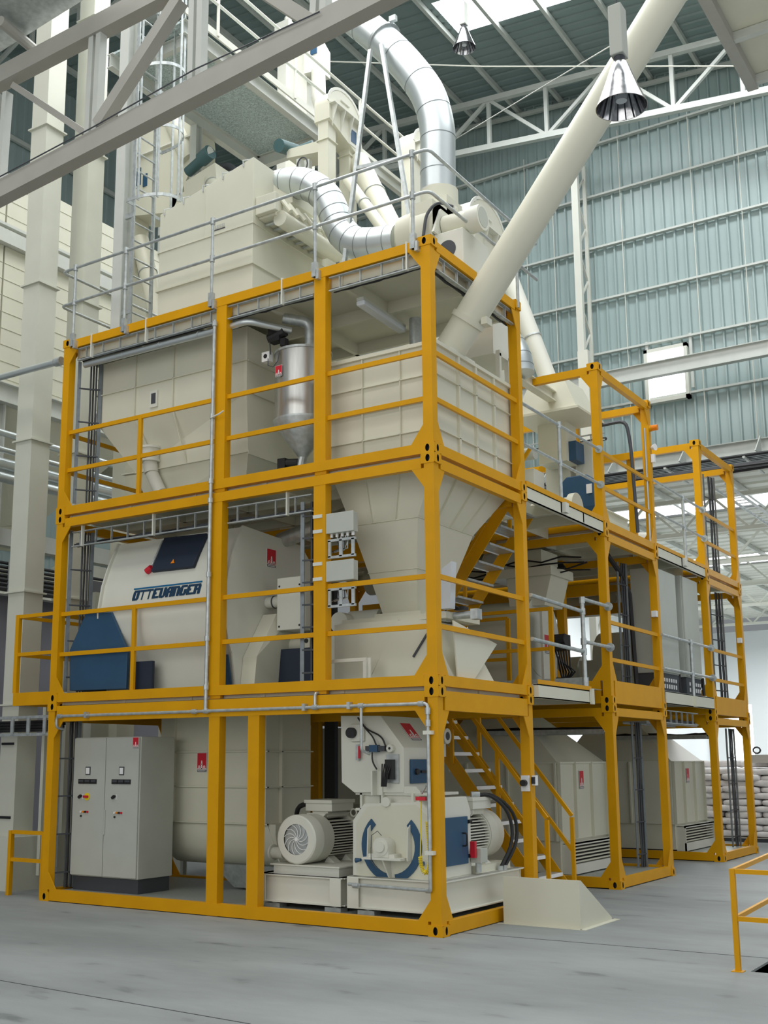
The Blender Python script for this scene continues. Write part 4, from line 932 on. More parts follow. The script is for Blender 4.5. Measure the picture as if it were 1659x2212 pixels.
# blue guards and hatches at the foot
mb = MB('blue'); g_ = [at(*k_, 'y', .135) for k_ in ((150, 1492), (150, 1405), (185, 1325), (240, 1322), (275, 1405), (272, 1488))]; mb.prism([(p.x, .135, p.z) for p in g_], (0, .04, 0)); mb.prism([(p.x, .175, p.z) for p in (g_[0], g_[1], g_[2])] + [(-5.40, .175, g_[2].z), (-5.40, .175, g_[0].z)], (0, .9, 0)); mb.build('drive_guard', t, bevel=.006)
mb = MB('navy'); mb.box(at(283, 1450, 'y', .15).x, at(328, 1450, 'y', .15).x, .15, .2, 2.72, at(300, 1429, 'y', .15).z); mb.build('service_hatch', t)
for (xa, xb) in ((-3.5, -3.14),):
    mb = MB('blue'); mb.prism([(xa, .33, 2.72), (xb, .33, 2.72), (xb, .25, 3.12), (xa, .25, 3.12)], (0, .02, 0)); mb.m('black'); mb.box(xa + .1, xa + .2, .27, .29, 2.92, 2.94); mb.build('service_hatch', t)
emblem(t, (-3.092, .97, 4.33), (0, 1, 0), (0, 0, 1), .20, .25)
# end fittings on the right end plate
mb = MB('cream'); mb.prism([(-3.09, .45, 2.73), (-3.09, .50, 3.1), (-3.09, .9, 3.68), (-2.99, 1.2, 3.72), (-2.99, 1.25, 3.5), (-3.09, 1.05, 2.73)], (.22, 0, 0)); mb.build('side_chute', t)
mb = MB('navy'); mb.box(-3.05, -2.3, .95, 1.6, 2.72, 3.22); mb.build('rubber_skirt', t)
mb = MB('white'); mb.box(-2.82, -2.42, .84, .9, 3.45, 4.13); mb.box(-2.74, -2.42, .9, 1.3, 3.45, 4.1); fb = mb.build('junction_panel', t, bevel=.01)
for (x, z) in ((-2.78, 3.5), (-2.46, 3.5), (-2.78, 4.02), (-2.46, 4.02)):
    mb = MB('black'); mb.cyl((x, .835, z), (x, .842, z), .014, n=8); mb.build('screw', fb)
mb = MB('white'); mb.cyl((-3.09, 1.0, 3.85), (-2.8, 1.0, 3.85), .075, n=18); mb.m('dark'); mb.cyl((-2.98, 1.0, 3.85), (-2.965, 1.0, 3.85), .085, n=18); mb.build('shaft_seal', t, smooth=True)
mb = MB('cream'); mb.cyl((-3.0, 1.2, 3.3), (-2.1, 1.2, 3.3), .1, n=18); mb.box(-2.6, -2.45, 1.05, 1.35, 3.2, 3.42); mb.m('black'); mb.cyl((-2.5, 1.04, 3.32), (-2.5, 1.05, 3.32), .03, n=10); mb.build('screw_conveyor_end', t, smooth=True)
mb = MB('stain'); mb.cyl((-3.2, 1.4, 4.75), (-2.0, 1.4, 5.0), .11, n=14); mb.build('liquid_line', t, smooth=True)
# ---- terminal boxes on the middle post
for i, z in enumerate((4.55, 3.98)):
    t = thing('terminal_box', (-1.3, .1, z - .1), ('upper' if i == 0 else 'lower') + ' grey terminal box with lid on the middle front post', 'electrical box')
    mb = MB('cabinet'); mb.box(-1.545, -1.12, .03, .15, z - .115, z + .115); mb.box(-1.55, -1.1, .02, .04, z - .12, z + .12); mb.build('box', t, bevel=.006)
    for zz in (z - .1, z + .08):
        mb = MB('white'); mb.box(-1.66, -1.53, .0, .03, zz, zz + .04); mb.build('mounting_strip', t)
    if i == 0:
        for k in range(5):
            mb = MB('signwhite'); x = -1.45 + .075 * k; mb.cyl((x, .09, z - .16), (x, .09, z - .11), .018, n=8); mb.build('cable_gland', t)
        for k in range(3):
            mb = MB('galv'); x = -1.38 + .06 * k; mb.tube([(x, .09, z - .15), (x + .03, .1, z - .22), (-1.3, .12, z - .32)], .007, 5); mb.build('cable', t)
for i, z in enumerate((4.25, 3.67)):
    t = thing('small_cable_ladder', (-1.3, .1, z - .1), ('upper' if i == 0 else 'lower') + ' short galvanised ladder rack between the terminal boxes', 'cable tray')
    for zz in (z - .1, z + .1):
        mb = MB('galv'); mb.box(-1.64, -1.1, .05, .08, zz - .015, zz + .015); mb.build('side_rail', t)
    for x in (-1.46, -1.3, -1.13):
        mb = MB('galv'); mb.box(x - .02, x + .02, .05, .07, z - .1, z + .1); mb.build('rung', t)
    for k in range(4):
        mb = MB('galv' if k % 2 else 'dark'); mb.tube([(-1.38 + .05 * k, .1, z + .14), (-1.36 + .04 * k, .11, z), (-1.5 + .02 * k, .13, z - .03)], .008, 5); mb.build('cable', t)
# ---- big hopper through levels 3 and 2
t = thing('ribbed_hopper', (-.9, 1.35, 3.5), 'large cream ribbed hopper tapering down to a slide gate behind the near corner', 'hopper')
X0, X1, Ya, Yb, ZT, ZM = -1.64, -.17, .35, 2.40, 6.62, 5.25
mb = MB('cream'); mb.box(X0, X1, Ya, Yb, ZM, ZT); mb.build('upper_bin', t)
mb = MB('cream'); mb.box(X0 - .03, X1 + .04, Ya - .045, Yb + .03, ZT - .015, ZT + .03); mb.build('top_flange', t)
rb = MB('cream')
for z in (5.92, 6.24, 5.58): rb.box(X0 - .02, X1 + .035, Ya - .035, Ya, z - .004, z + .004); rb.box(X1, X1 + .035, Ya, Yb, z - .004, z + .004)
for x in (-1.16, -.63): rb.box(x - .005, x + .005, Ya - .035, Ya, ZM, ZT)
for y in (.9, 1.35, 1.85): rb.box(X1, X1 + .035, y - .02, y + .02, ZM, ZT)
rb.build('stiffener_ribs', t)
b0 = [(-1.28, .95, 3.55), (-.80, .95, 3.55), (-.80, 1.45, 3.55), (-1.28, 1.45, 3.55)]
mids_ = [(-1.49, .58, 4.62), (-.56, .58, 4.62), (-.56, 1.98, 4.62), (-1.49, 1.98, 4.62)]
mid2 = [(-1.37, .77, 4.05), (-.69, .77, 4.05), (-.69, 1.72, 4.05), (-1.37, 1.72, 4.05)]
tp = [(X0, Ya, ZM), (X1, Ya, ZM), (X1, Yb, ZM), (X0, Yb, ZM)]
mb = MB('cream'); mb.loft([b0, mid2, mids_, tp]); mb.build('lower_cone', t)
rb = MB('cream')
for (L1) in (mids_, mid2):
    for i in range(4):
        a, b2 = Vector(L1[i]), Vector(L1[(i + 1) % 4]); rb.beam(a, b2, .03, .008)
for k in (.33, .68):
    a = Vector(tp[0]).lerp(Vector(tp[1]), k); b2 = Vector(mids_[0]).lerp(Vector(mids_[1]), k); rb.beam(a + Vector((0, -.01, 0)), b2 + Vector((0, -.01, 0)), .012, .04, (0, 1, 0))
for k in (.3, .55, .78):
    a = Vector(tp[1]).lerp(Vector(tp[2]), k); b2 = Vector(mids_[1]).lerp(Vector(mids_[2]), k); rb.beam(a + Vector((.01, 0, 0)), b2 + Vector((.01, 0, 0)), .04, .012, (0, 1, 0))
rb.build('cone_ribs', t)
mb = MB('cream'); mb.box(-1.36, -.72, .88, 1.52, 3.50, 3.56); mb.build('outlet_flange', t)
# ---- slide gate and tilted conveyor inlet below hopper
t = thing('slide_gate', (-.6, 1.1, 3.42), 'slide gate with silver air cylinder under the ribbed hopper', 'valve')
mb = MB('cream'); mb.box(-1.75, -.3, .75, 1.6, 3.43, 3.50); mb.build('gate_frame', t)
mb = MB('galv'); mb.cyl((-.42, .95, 3.47), (-.02, .95, 3.47), .045, n=14); mb.box(-.06, .03, .89, 1.01, 3.41, 3.53); mb.box(-.44, -.38, .89, 1.01, 3.41, 3.53); mb.build('air_cylinder', t, smooth=True)
mb = MB('black'); mb.box(-.28, -.14, .9, 1.0, 3.53, 3.57); mb.tube([(-.2, .9, 3.55), (-.3, .86, 3.6), (-.4, .9, 3.52)], .008, 5); mb.build('air_fitting', t)
t = thing('weighing_chute', (-1.2, .9, 2.72), 'cream feed trough with wide sloping chute beneath the slide gate', 'chute')
mb = MB('cream'); mb.hexa([(-1.76, .6, 2.72), (-1.28, .6, 2.72), (-1.28, 1.4, 2.72), (-1.76, 1.4, 2.72)], [(-1.76, .6, 3.43), (-.86, .6, 3.43), (-.86, 1.4, 3.43), (-1.76, 1.4, 3.43)]); mb.build('trough', t)
mb = MB('cream'); mb.hexa([(-1.26, .58, 2.72), (-.12, .58, 2.72), (-.12, 1.6, 2.72), (-1.26, 1.6, 2.72)], [(-.86, .58, 3.42), (-.45, .58, 3.40), (-.45, 1.5, 3.4), (-.86, 1.5, 3.42)])
mb.build('sloping_chute', t)
mb = MB('cream'); mb.prism([(-.1, .6, 2.72), (-.1, 1.0, 2.72), (-.1, 1.62, 3.18), (-.1, .52, 3.36)], (.015, 0, 0)); mb.build('side_flap', t)
mb = MB('dark'); mb.beam((-.64, .565, 2.98), (-.44, .565, 3.25), .02, .02); mb.build('seam_handle', t)
mb = MB('white'); mb.box(-1.85, -1.12, .3, .34, 2.94, 2.98); mb.box(-1.16, -1.12, .302, .338, 2.72, 2.94); mb.box(-1.16, -1.08, .34, .36, 2.72, 2.98); mb.build('support_bracket', t)
t = thing('dust_filter_tube', (-.3, .75, 3.53), 'pale vertical sleeve beside the hopper and the near corner post', 'pipe')
mb = MB('tube_glass'); mb.hexa([(-.35, .7, 3.53), (-.22, .7, 3.53), (-.22, .82, 3.53), (-.35, .82, 3.53)], [(-.33, .72, 4.0), (-.2, .72, 4.08), (-.2, .84, 4.08), (-.33, .84, 4.0)]); mb.build('sleeve', t)
# small motor between mixer and hopper
t = thing('gear_motor', (-1.75, 1.5, 2.75), 'cream gear motor between the mixer and the hopper', 'motor')
mb = MB('white'); mb.cyl((-1.9, .9, 3.5), (-1.9, 1.6, 3.5), .13, n=20); mb.cyl((-1.45, 1.2, 3.52), (-1.9, 1.2, 3.52), .15, n=20); mb.box(-2.1, -1.7, 1.0, 1.6, 3.3, 3.4); mb.build('motor_body', t, smooth=True)
mb = MB('dark'); mb.cyl((-1.447, 1.2, 3.52), (-1.45, 1.2, 3.52), .1, n=18); mb.build('fan_grille', t)
mb = MB('cream'); mb.box(-2.1, -1.8, 1.0, 1.7, 2.72, 3.3); mb.build('stand', t)
# ================================================================== near stack, top level
t = thing('weigh_bin', (-4.4, 1.3, 5.3), 'large cream weigh bin with ribs and sloping bottom behind the left top rails', 'bin')
a0, a1, c0, c1 = -5.78, -3.05, .45, 2.3
mb = MB('cream'); mb.box(a0, a1, c0, c1, 6.58, 7.5); mb.build('bin_shell', t)
m1 = [(a0, c0, 6.58), (a1, c0, 6.58), (a1, c1, 6.58), (a0, c1, 6.58)]; m2 = [(-5.28, c0 + .28, 5.86), (a1 + .0, c0 + .05, 5.78), (a1, 2.1, 5.78), (-5.28, 2.1, 5.86)]; m3 = [(-5.1, .85, 5.32), (-3.3, .75, 5.32), (-3.3, 2.0, 5.32), (-5.1, 2.0, 5.32)]
mb = MB('cream'); mb.loft([m3, m2, m1]); mb.build('hopper_bottom', t)
rb = MB('cream')
for z in (7.02, 6.59): rb.box(a0 - .03, a1 + .02, c0 - .03, c0, z - .006, z + .006); rb.box(a1, a1 + .03, c0, c1, z - .006, z + .006)
for x in (-5.05, -4.33, -3.58): rb.box(x - .006, x + .006, c0 - .03, c0, 6.58, 7.5)
for k, k2 in ((.27, .2), (.53, .48), (.8, .78)):
    rb.beam(Vector(m1[0]).lerp(Vector(m1[1]), k) + Vector((0, -.012, 0)), Vector(m2[0]).lerp(Vector(m2[1]), k2) + Vector((0, -.012, 0)), .012, .03, (0, 1, 0))
rb.beam(m2[0], m2[1], .05, .012); rb.beam(m2[1], m2[2], .012, .05); rb.beam((-5.5, .7, 5.86), (-5.28, .72, 5.86), .08, .012)
rb.build('stiffener_ribs', t)
mb = MB('white'); q = at(333, 862, 'y', .44); mb.box(q.x - .07, q.x + .07, .425, .45, q.z - .12, q.z + .12); pl = mb.build('sight_window', t); mb = MB('dark'); mb.box(q.x - .04, q.x + .04, .42, .426, q.z - .07, q.z + .08); mb.build('glass', pl)
mb = MB('white'); q = at(327, 990, 'y', .62)
mb.cyl((q.x, .6, q.z + .12), (q.x, .6, q.z + .15), .17, n=18); mb.cyl((q.x, .6, q.z - .05), (q.x, .6, q.z + .12), .12, .15, n=18); mb.cyl((q.x, .6, q.z - .06), (q.x, .6, q.z - .03), .14, n=18); mb.cyl((q.x, .6, q.z - .06), (q.x + .03, .6, q.z - .22), .1, n=16); mb.cyl((q.x + .03, .6, q.z - .22), (q.x + .16, .65, q.z - .5), .09, n=16); mb.build('dust_valve', t, smooth=True)
# stainless liquid tank
t = thing('liquid_tank', (-2.37, .8, 5.5), 'shiny stainless liquid tank with cone bottom and red emblem', 'tank')
tc_ = Vector((-2.35, .75, 0)); n = 36
def ring(r, z): return [(tc_.x + r * math.cos(2 * math.pi * i / n), tc_.y + r * math.sin(2 * math.pi * i / n), z) for i in range(n)]
mb = MB('stain'); mb.loft([ring(.37, 6.12), ring(.37, 7.02)]); mb.build('tank_shell', t, smooth=True)
mb = MB('galv'); mb.loft([ring(.05, 5.64), ring(.39, 6.10), ring(.39, 6.13)]); mb.build('tank_cone', t, smooth=True)
mb = MB('galv'); mb.loft([ring(.385, 7.02), ring(.385, 7.05)]); mb.build('lid', t)
emblem(t, (tc_.x - .17, tc_.y - .375, 6.66), (1, .0, 0), (0, 0, 1), .11, .15)
mb = MB('galv'); bend_tube(mb, [(-2.22, .72, 7.03), (-2.22, .72, 7.45), (-2.5, .5, 7.5)], .07, .1, 12); mb.cyl((-2.22, .72, 7.05), (-2.22, .72, 7.14), .09, n=14); mb.build('vent_pipe', t, smooth=True)
mb = MB('signwhite'); mb.box(-2.78, -2.66, .42, .5, 6.93, 7.06); mb.m('black'); mb.cyl((-2.72, .415, 7.0), (-2.72, .42, 7.0), .03, n=12); mb.build('level_sensor', t)
mb = MB('dark'); mb.tube([(-2.66, .4, 6.95), (-2.63, .36, 6.84), (-2.55, .36, 6.8), (-2.48, .37, 6.87), (-2.46, .38, 7.0)], .006, 5); mb.tube([(-2.62, .4, 7.0), (-2.68, .45, 7.3), (-2.7, .5, 7.4)], .008, 5); mb.build('sensor_cable', t)
mb = MB('black'); mb.cyl((-2.6, .7, 5.6), (-2.4, .72, 5.58), .06, n=12); mb.box(-2.68, -2.56, .64, .76, 5.5, 5.66); mb.m('galv'); mb.cyl((-2.4, .75, 5.48), (-2.35, .75, 5.66), .06, n=12); mb.build('outlet_valve', t)
mb = MB('black'); mb.box(-2.68, -2.5, .42, .55, 7.18, 7.38); mb.cyl((-2.7, .48, 7.25), (-2.45, .48, 7.3), .07, n=10); mb.box(-2.5, -2.42, .44, .52, 7.1, 7.2); mb.build('black_actuator', t)
# aluminium-clad pipe under the ladder
t = thing('clad_pipe', (-4.4, .12, 7.38), 'shiny aluminium-clad pipe running behind the top rail to the tank', 'pipe')
mb = MB('duct'); bend_tube(mb, [(-5.75, .12, 7.40), (-3.2, .12, 7.38), (-2.78, .12, 7.40), (-2.4, .55, 7.32)], .045, .1, 14); mb.build('cladding', t, smooth=True)
for x in (-5.0, -4.3, -3.6):
    mb = MB('galv'); mb.cyl((x - .01, .12, 7.392), (x + .01, .12, 7.391), .05, n=14); mb.build('band', t)
t = thing('clad_pipe', (-7.5, .1, 7.4), 'shiny clad pipe entering the top level from the left through the post', 'pipe')
a_ = at(0, 815, 'y', .1); b_ = at(120, 783, 'y', .1)
mb = MB('duct'); mb.cyl(a_ + (a_ - b_) * 2, b_, .05, n=16); mb.build('cladding', t, smooth=True)
mb = MB('galv'); mb.cyl(b_, b_ + (b_ - a_).normalized() * .13, .065, n=16); mb.build('pipe_coupling', t, smooth=True)
# fluorescent fittings
def lampfit(label, p, q):
    t = thing('fluorescent_lamp', p, label, 'lamp'); p = Vector(p); q = Vector(q)
    mb = MB('tube_glass'); mb.beam(p, q, .12, .07); mb.build('diffuser', t, bevel=.02)
    mb = MB('cabinet'); mb.beam(p + Vector((0, 0, .05)), q + Vector((0, 0, .05)), .1, .04); mb.build('housing', t); return t
lampfit('grey fluorescent fitting under the top deck above the ribbed hopper', (-1.2, .35, 7.36), (-1.25, 1.45, 7.36))
mb = MB('galv'); vs_ = at(898, 720, 'y', 1.5); mb.cyl((vs_.x, 1.5, 6.65), (vs_.x, 1.5, 7.5), .085, n=16); tag(mb.build('vent_stub'), 'grey vent tube between the hopper lid and the top deck', 'pipe')
# big white spout entering the hopper
t = thing('conveying_spout', (-.3, 1.0, 6.6), 'thick cream pipe slanting up to the right out of the hopper top', 'pipe')
p0 = at(975, 745, 'y', 1.0); p1 = at(1012, 692, 'y', 1.0); p2 = at(1455, -25, 'y', 1.0); d = (p2 - p1).normalized(); p0 = p1 - d * .62
mb = MB('cream'); mb.cyl(p0, p2 + d * .6, .2, n=36); mb.build('pipe', t, smooth=True)
mb = MB('cream'); mb.cyl(p1 - d * .035, p1 + d * .035, .225, n=36); mb.box(p1.x + .2, p1.x + .28, .93, 1.07, p1.z - .12, p1.z - .03); mb.build('clamp_ring', t, smooth=True)
mb = MB('white'); q = p0 + d * .05; mb.box(-.62, -.15, .72, 1.35, 6.62, 6.68); mb.build('inlet_flange', t)
# thin rod hanging the spout (small eye far right)
# ================================================================== on the top deck of the near stack
t = thing('filter_unit', (-3.9, 1.3, 7.7), 'large cream filter housing with slanted lid on the top deck', 'filter')
ya, yb = .45, 2.2; xl, xr_ = -4.68, -2.98
mb = MB('cream'); mb.prism([(xl, ya, 7.7), (xr_, ya, 7.7), (xr_, ya, 9.92), (xl, ya, 9.55)], (0, yb - ya, 0)); mb.build('filter_casing', t, bevel=.006)
mb = MB('cream'); mb.box(xl - .03, xr_ + .03, ya - .03, yb + .03, 8.36, 8.385); mb.box(xl - .015, xr_ + .015, ya - .012, yb, 8.95, 8.96)
mb.box((xl + xr_) / 2 - .004, (xl + xr_) / 2 + .004, ya - .006, ya, 8.96, 9.7)
mb.build('casing_flanges', t)
for k in range(5):
    x = xl + .12 + k * .36; z = 9.55 + (x - xl) * .217
    mb = MB('galv'); mb.tube([(x - .03, ya - .01, z - .07), (x - .03, ya - .02, z + .02), (x + .03, ya + .05, z + .05), (x + .09, ya + .05, z + .05)], .009, 6); mb.build('lid_latch', t, smooth=True)
# maker plate, pale grey writing
mb = MB('cabinet'); q0 = at(457, 497, 'y', ya - .004)
for k in range(8): mb.box(q0.x + .03 * k, q0.x + .03 * k + .018, ya - .005, ya, q0.z, q0.z + (.07 if k == 0 else .045))
mb.m('dark'); mb.box(q0.x, q0.x + .24, ya - .005, ya, q0.z - .03, q0.z - .015); mb.build('maker_plate', t)
# side cleaning tank with pulse pipes
mb = MB('cream'); mb.box(xr_, xr_ + .28, .58, 2.1, 9.05, 9.32); mb.box(xr_, xr_ + .34, .5, .58, 9.08, 9.34); mb.build('air_header', t, bevel=.01)
mb = MB('cream'); mb.cyl((xr_ + .33, .62, 9.0), (xr_ + .33, 2.0, 9.0), .11, n=16); mb.build('pressure_vessel', t, smooth=True)
for k in range(7):
    y = .72 + .17 * k
    mb = MB('galv'); mb.cyl((xr_ + .02, y, 9.02), (xr_ + .32, y, 9.02), .02, n=8); mb.build('pulse_pipe', t, smooth=True)
    mb = MB('cream'); mb.cyl((xr_ + .28, y, 9.32), (xr_ + .42, y + .02, 9.12), .032, n=8); mb.build('pulse_valve', t, smooth=True)
mb = MB('dark'); mb.cyl((xr_ + .30, 1.45, 7.7), (xr_ + .30, 1.45, 8.95), .01, n=6); mb.build('support_rod', t)
mb = MB('cream'); mb.hexa([(xr_, .9, 9.35), (xr_, 1.75, 9.35), (xr_, 1.75, 9.9), (xr_, .9, 9.9)], [(xr_ + .22, 1.05, 9.45), (xr_ + .22, 1.55, 9.45), (xr_ + .22, 1.55, 9.85), (xr_ + .22, 1.05, 9.85)]); mb.build('outlet_cone', t)
mb = MB('cream'); mb.box(-2.95, -1.9, 1.5, 2.2, 7.7, 8.35); tag(mb.build('equipment_box'), 'low cream box on the top deck right of the filter housing', 'box')
# ---- spiral ducts
def duct(label, pts, r, seams, name='spiral_duct', n=32):
    t = thing(name, pts[0], label, 'duct')
    P = [Vector(p) for p in pts]; out = []
    # Catmull-Rom
    Q = [P[0] * 2 - P[1]] + P + [P[-1] * 2 - P[-2]]
    for i in range(1, len(Q) - 2):
        for k in range(8):
            s = k / 8; a, b2, c, d = Q[i - 1], Q[i], Q[i + 1], Q[i + 2]
            out.append(((b2 * 2) + (c - a) * s + (a * 2 - b2 * 5 + c * 4 - d) * s * s + (b2 * 3 - a - c * 3 + d) * s ** 3) * .5)
    out.append(P[-1])
    for _ in range(3): out = [out[0]] + [(out[k - 1] + out[k] * 2 + out[k + 1]) / 4 for k in range(1, len(out) - 1)] + [out[-1]]
    mb = MB('duct'); mb.tube(out, r, n); mb.build('duct_shell', t, smooth=True)
    N = len(out) - 1
    for k in range(seams):
        f = (k + .5) / seams * N; i = int(f); p = out[i]; d = (out[min(i + 1, N)] - out[max(i - 1, 0)]).normalized()
        mb = MB('seam'); mb.cyl(p - d * .004, p + d * .004, r + .004, n=n); mb.build('seam_ring', t, smooth=True)
    return t
yD = 1.1
duct('S-shaped shiny spiral duct from the filter housing down to the fan', [at(*q, 'y', yD) for q in ((575, 410), (625, 396), (668, 400), (703, 425), (722, 462), (738, 500), (768, 525), (810, 527), (862, 520))], .215, 13)
duct('wide shiny vertical duct rising from the fan and bending up to the left', [at(*q, 'y', 1.5) for q in ((946, 425), (946, 330), (944, 275), (926, 208), (886, 150), (830, 92), (745, 22), (640, -64))], .235, 7)
# tripod stand
t = thing('duct_stand', (-1.3, .9, 7.7), 'grey metal A-frame stand holding the wide duct by a ring', 'stand')
a1, a2, b1, b2_ = at(733, 570, 'y', .9), at(800, 108, 'y', 1.2), at(893, 520, 'y', .9), at(824, 96, 'y', 1.2)
a1.z = 7.7; b1 = b2_ + (b1 - b2_) * 1.0
for p, q in ((a1, a2), (b1, b2_)):
    mb = MB('galv'); mb.beam(p, q, .05, .05, (0, 1, 0)); mb.build('leg', t)
mb = MB('galv'); mb.beam(a1.lerp(a2, .52), b1.lerp(b2_, .40), .04, .05); mb.build('cross_bar', t)
rc = at(830, 88, 'y', 1.5); dd = (at(745, 20, 'y', 1.5) - at(885, 145, 'y', 1.5)).normalized()
mb = MB('galv'); mb.cyl(rc - dd * .02, rc + dd * .02, .26, n=32); mb.box(rc.x + .2, rc.x + .3, 1.3, 1.36, rc.z + .1, rc.z + .18); mb.build('duct_clamp', t, smooth=True)
# ---- fan
t = thing('exhaust_fan', (-.6, 1.2, 7.7), 'cream centrifugal fan with ribbed motor on a box base at the near corner', 'fan')
z0 = 7.7
mb = MB('cream'); mb.cyl((-1.12, 1.15, 8.44), (-.78, 1.15, 8.44), .17, .17, n=28); mb.cyl((-1.0, 1.15, 8.44), (-.74, 1.15, 8.44), .30, .34, n=28); mb.build('inlet_ring', t, smooth=True)
mb = MB('cream'); mb.cyl((-.74, 1.2, 8.38), (-.42, 1.2, 8.38), .42, n=36); mb.box(-.74, -.42, 1.2, 1.62, 8.3, 8.95); mb.box(-.74, -.42, .82, 1.25, 8.38, 8.72); mb.build('scroll_casing', t, smooth=True)
mb = MB('cream'); mb.cyl((-.69, 1.5, 8.9), (-.69, 1.5, 9.18), .25, n=30); mb.box(-.95, -.43, 1.25, 1.75, 8.82, 8.92); mb.build('outlet_collar', t, smooth=True)
mb = MB('white'); mb.box(-.42, .0 - .02, .85, 1.55, 7.72, 8.24); mb.build('fan_base', t, bevel=.008)
mb = MB('dark'); mb.cyl((-.24, .846, 8.0), (-.24, .852, 8.0), .12, n=24); mb.build('access_hole', t)
mb = MB('cream'); mb.cyl((-.36, 1.05, 8.40), (.02, 1.05, 8.40), .145, n=24)
for k in range(11):
    a = math.pi * (1.0 + k / 10 * 1.0) + .0; mb.box(-.34, -.06, 1.05 + .15 * math.cos(a + math.pi / 2) - .004, 1.05 + .15 * math.cos(a + math.pi / 2) + .012, 8.40 + .15 * math.sin(a + math.pi / 2) - .004, 8.40 + .15 * math.sin(a + math.pi / 2) + .004)
mb.build('motor_body', t, smooth=True)
mb = MB('white'); mb.cyl((-.02, 1.05, 8.40), (.16, 1.05, 8.40), .165, n=26); mb.build('motor_fan_cowl', t, smooth=True)
mb = MB('cabinet'); mb.cyl((.16, 1.05, 8.40), (.165, 1.05, 8.40), .13, n=24); mb.build('fan_grille', t)
mb = MB('white'); mb.prism([(-.40, .75, 8.24), (-.40, 1.4, 8.24), (-.40, 1.25, 8.62), (-.40, .95, 8.62)], (.03, 0, 0)); mb.cyl((-.2, .95, 8.58), (-.2, 1.0, 8.58), .04, n=12); mb.build('drive_guard', t)
mb = MB('dark'); bend_tube(mb, [(-.2, .95, 8.6), (-.35, .82, 8.66), (-.47, .75, 8.5), (-.5, .72, 8.2)], .02, .1, 8); mb.build('motor_cable', t, smooth=True)
# ---- bucket elevators
def elevator(label, x, y0, y1, zb, zt, tw=.2, td=.26, outlet=True, extra=0):
    """two square trunks separated in y, arched head on top, boot at the foot"""
    t = thing('bucket_elevator', (x, (y0 + y1) / 2, zb), label, 'elevator')
    for y in (y0, y1):
        mb = MB('cream'); mb.box(x - tw / 2, x + tw / 2, y - td / 2, y + td / 2, zb, zt); z = zb + 1.2
        while z < zt - .3: mb.box(x - tw / 2 - .025, x + tw / 2 + .025, y - td / 2 - .025, y + td / 2 + .025, z, z + .012); z += 2.45
        mb.build('trunk', t)
    c = (y0 + y1) / 2; hw = tw / 2 + .05; R_ = (y1 - y0) / 2 + td / 2 + .03
    arc = [(c - R_ * math.cos(math.pi * k / 14), zt + .28 + R_ * .78 * math.sin(math.pi * k / 14)) for k in range(15)]
    body = [(x - hw, c - R_, zt - .0)] + [(x - hw, a, b) for a, b in arc] + [(x - hw, c + R_ + .12, zt - .35), (x - hw, c + R_ - .12, zt - .25)]
    mb = MB('cream'); mb.prism(body, (2 * hw, 0, 0)); mb.build('head', t, smooth=True)
    mb = MB('white'); arc2 = [(c - (R_ + .03) * math.cos(math.pi * k / 14), zt + .28 + (R_ * .78 + .03) * math.sin(math.pi * k / 14)) for k in range(15)]
    for k in range(14):
        (a, b), (a2, b2) = arc2[k], arc2[k + 1]; mb.beam((x + hw, a, b), (x + hw, a2, b2), .05, .015, (1, 0, 0))
    mb.box(x + hw, x + hw + .1, c - R_, c + R_, zt + .25, zt + .27)
    for k in range(4):
        yy = c - R_ + .08 + k * (2 * R_ - .16) / 3; mb.prism([(x + hw, yy - .01, zt - .1), (x + hw + .1, yy - .01, zt + .25), (x + hw, yy - .01, zt + .25)], (0, .02, 0))
    mb.box(x + hw, x + hw + .02, c - .12, c + .12, zt + .45, zt + .47); mb.build('head_ribs', t)
    mb = MB('blue'); mb.box(x + hw, x + hw + .012, c + R_ - .28, c + R_ - .12, zt - .12, zt + .1); mb.m('white'); mb.box(x + hw, x + hw + .008, c + R_ - .32, c + R_ - .08, zt - .18, zt + .16); mb.build('explosion_label', t)
    mb = MB('cream'); mb.box(x - hw, x + hw, y0 - td / 2 - .05, y1 + td / 2 + .05, zb, zb + .5); mb.build('boot', t)
    return t
e1 = elevator('tall cream bucket elevator with arched head standing behind the S-shaped duct', -3.42, 2.85, 3.45, 5.32, 11.75, .19, .22)
mb = MB('cream'); mb.prism([(-3.55, 2.9, 11.35), (-3.55, 2.9, 11.55), (-4.25, 2.9, 11.6), (-4.25, 2.9, 11.45)], (0, .4, 0)); mb.build('drive_bracket', e1)
mb = MB('dgreen'); mb.cyl((-4.3, 2.75, 11.62), (-4.3, 3.25, 11.75), .11, n=18); mb.cyl((-4.3, 3.25, 11.75), (-4.0, 3.3, 11.8), .08, n=14); mb.build('drive_motor', e1, smooth=True)
mb = MB('beam'); mb.box(-3.98, -3.9, 2.8, 2.95, 8.4, 11.3); mb.box(-3.9, -3.8, 2.9, 2.98, 8.4, 11.3); mb.build('support_column', e1)
mb = MB('dark'); mb.tube([(-3.85 + .1 * math.cos(a), 2.78, 11.15 + .13 * math.sin(a)) for a in [k * math.pi / 8 for k in range(16)]], .012, 5, closed=True); mb.build('coiled_cable', e1, smooth=True)
e3 = elevator('cream bucket elevator with arched head rising behind the fan motor', -1.07, 3.0, 3.8, 5.32, 9.2, .2, .24)
e2 = elevator('slim cream bucket elevator half hidden behind the wide duct', -4.0, 6.5, 7.1, 5.34, 13.0, .28, .28)
t = thing('bucket_elevator', (-6.6, 6.6, 0), 'distant pair of cream elevator legs beyond the high handrail with small blue label', 'elevator')
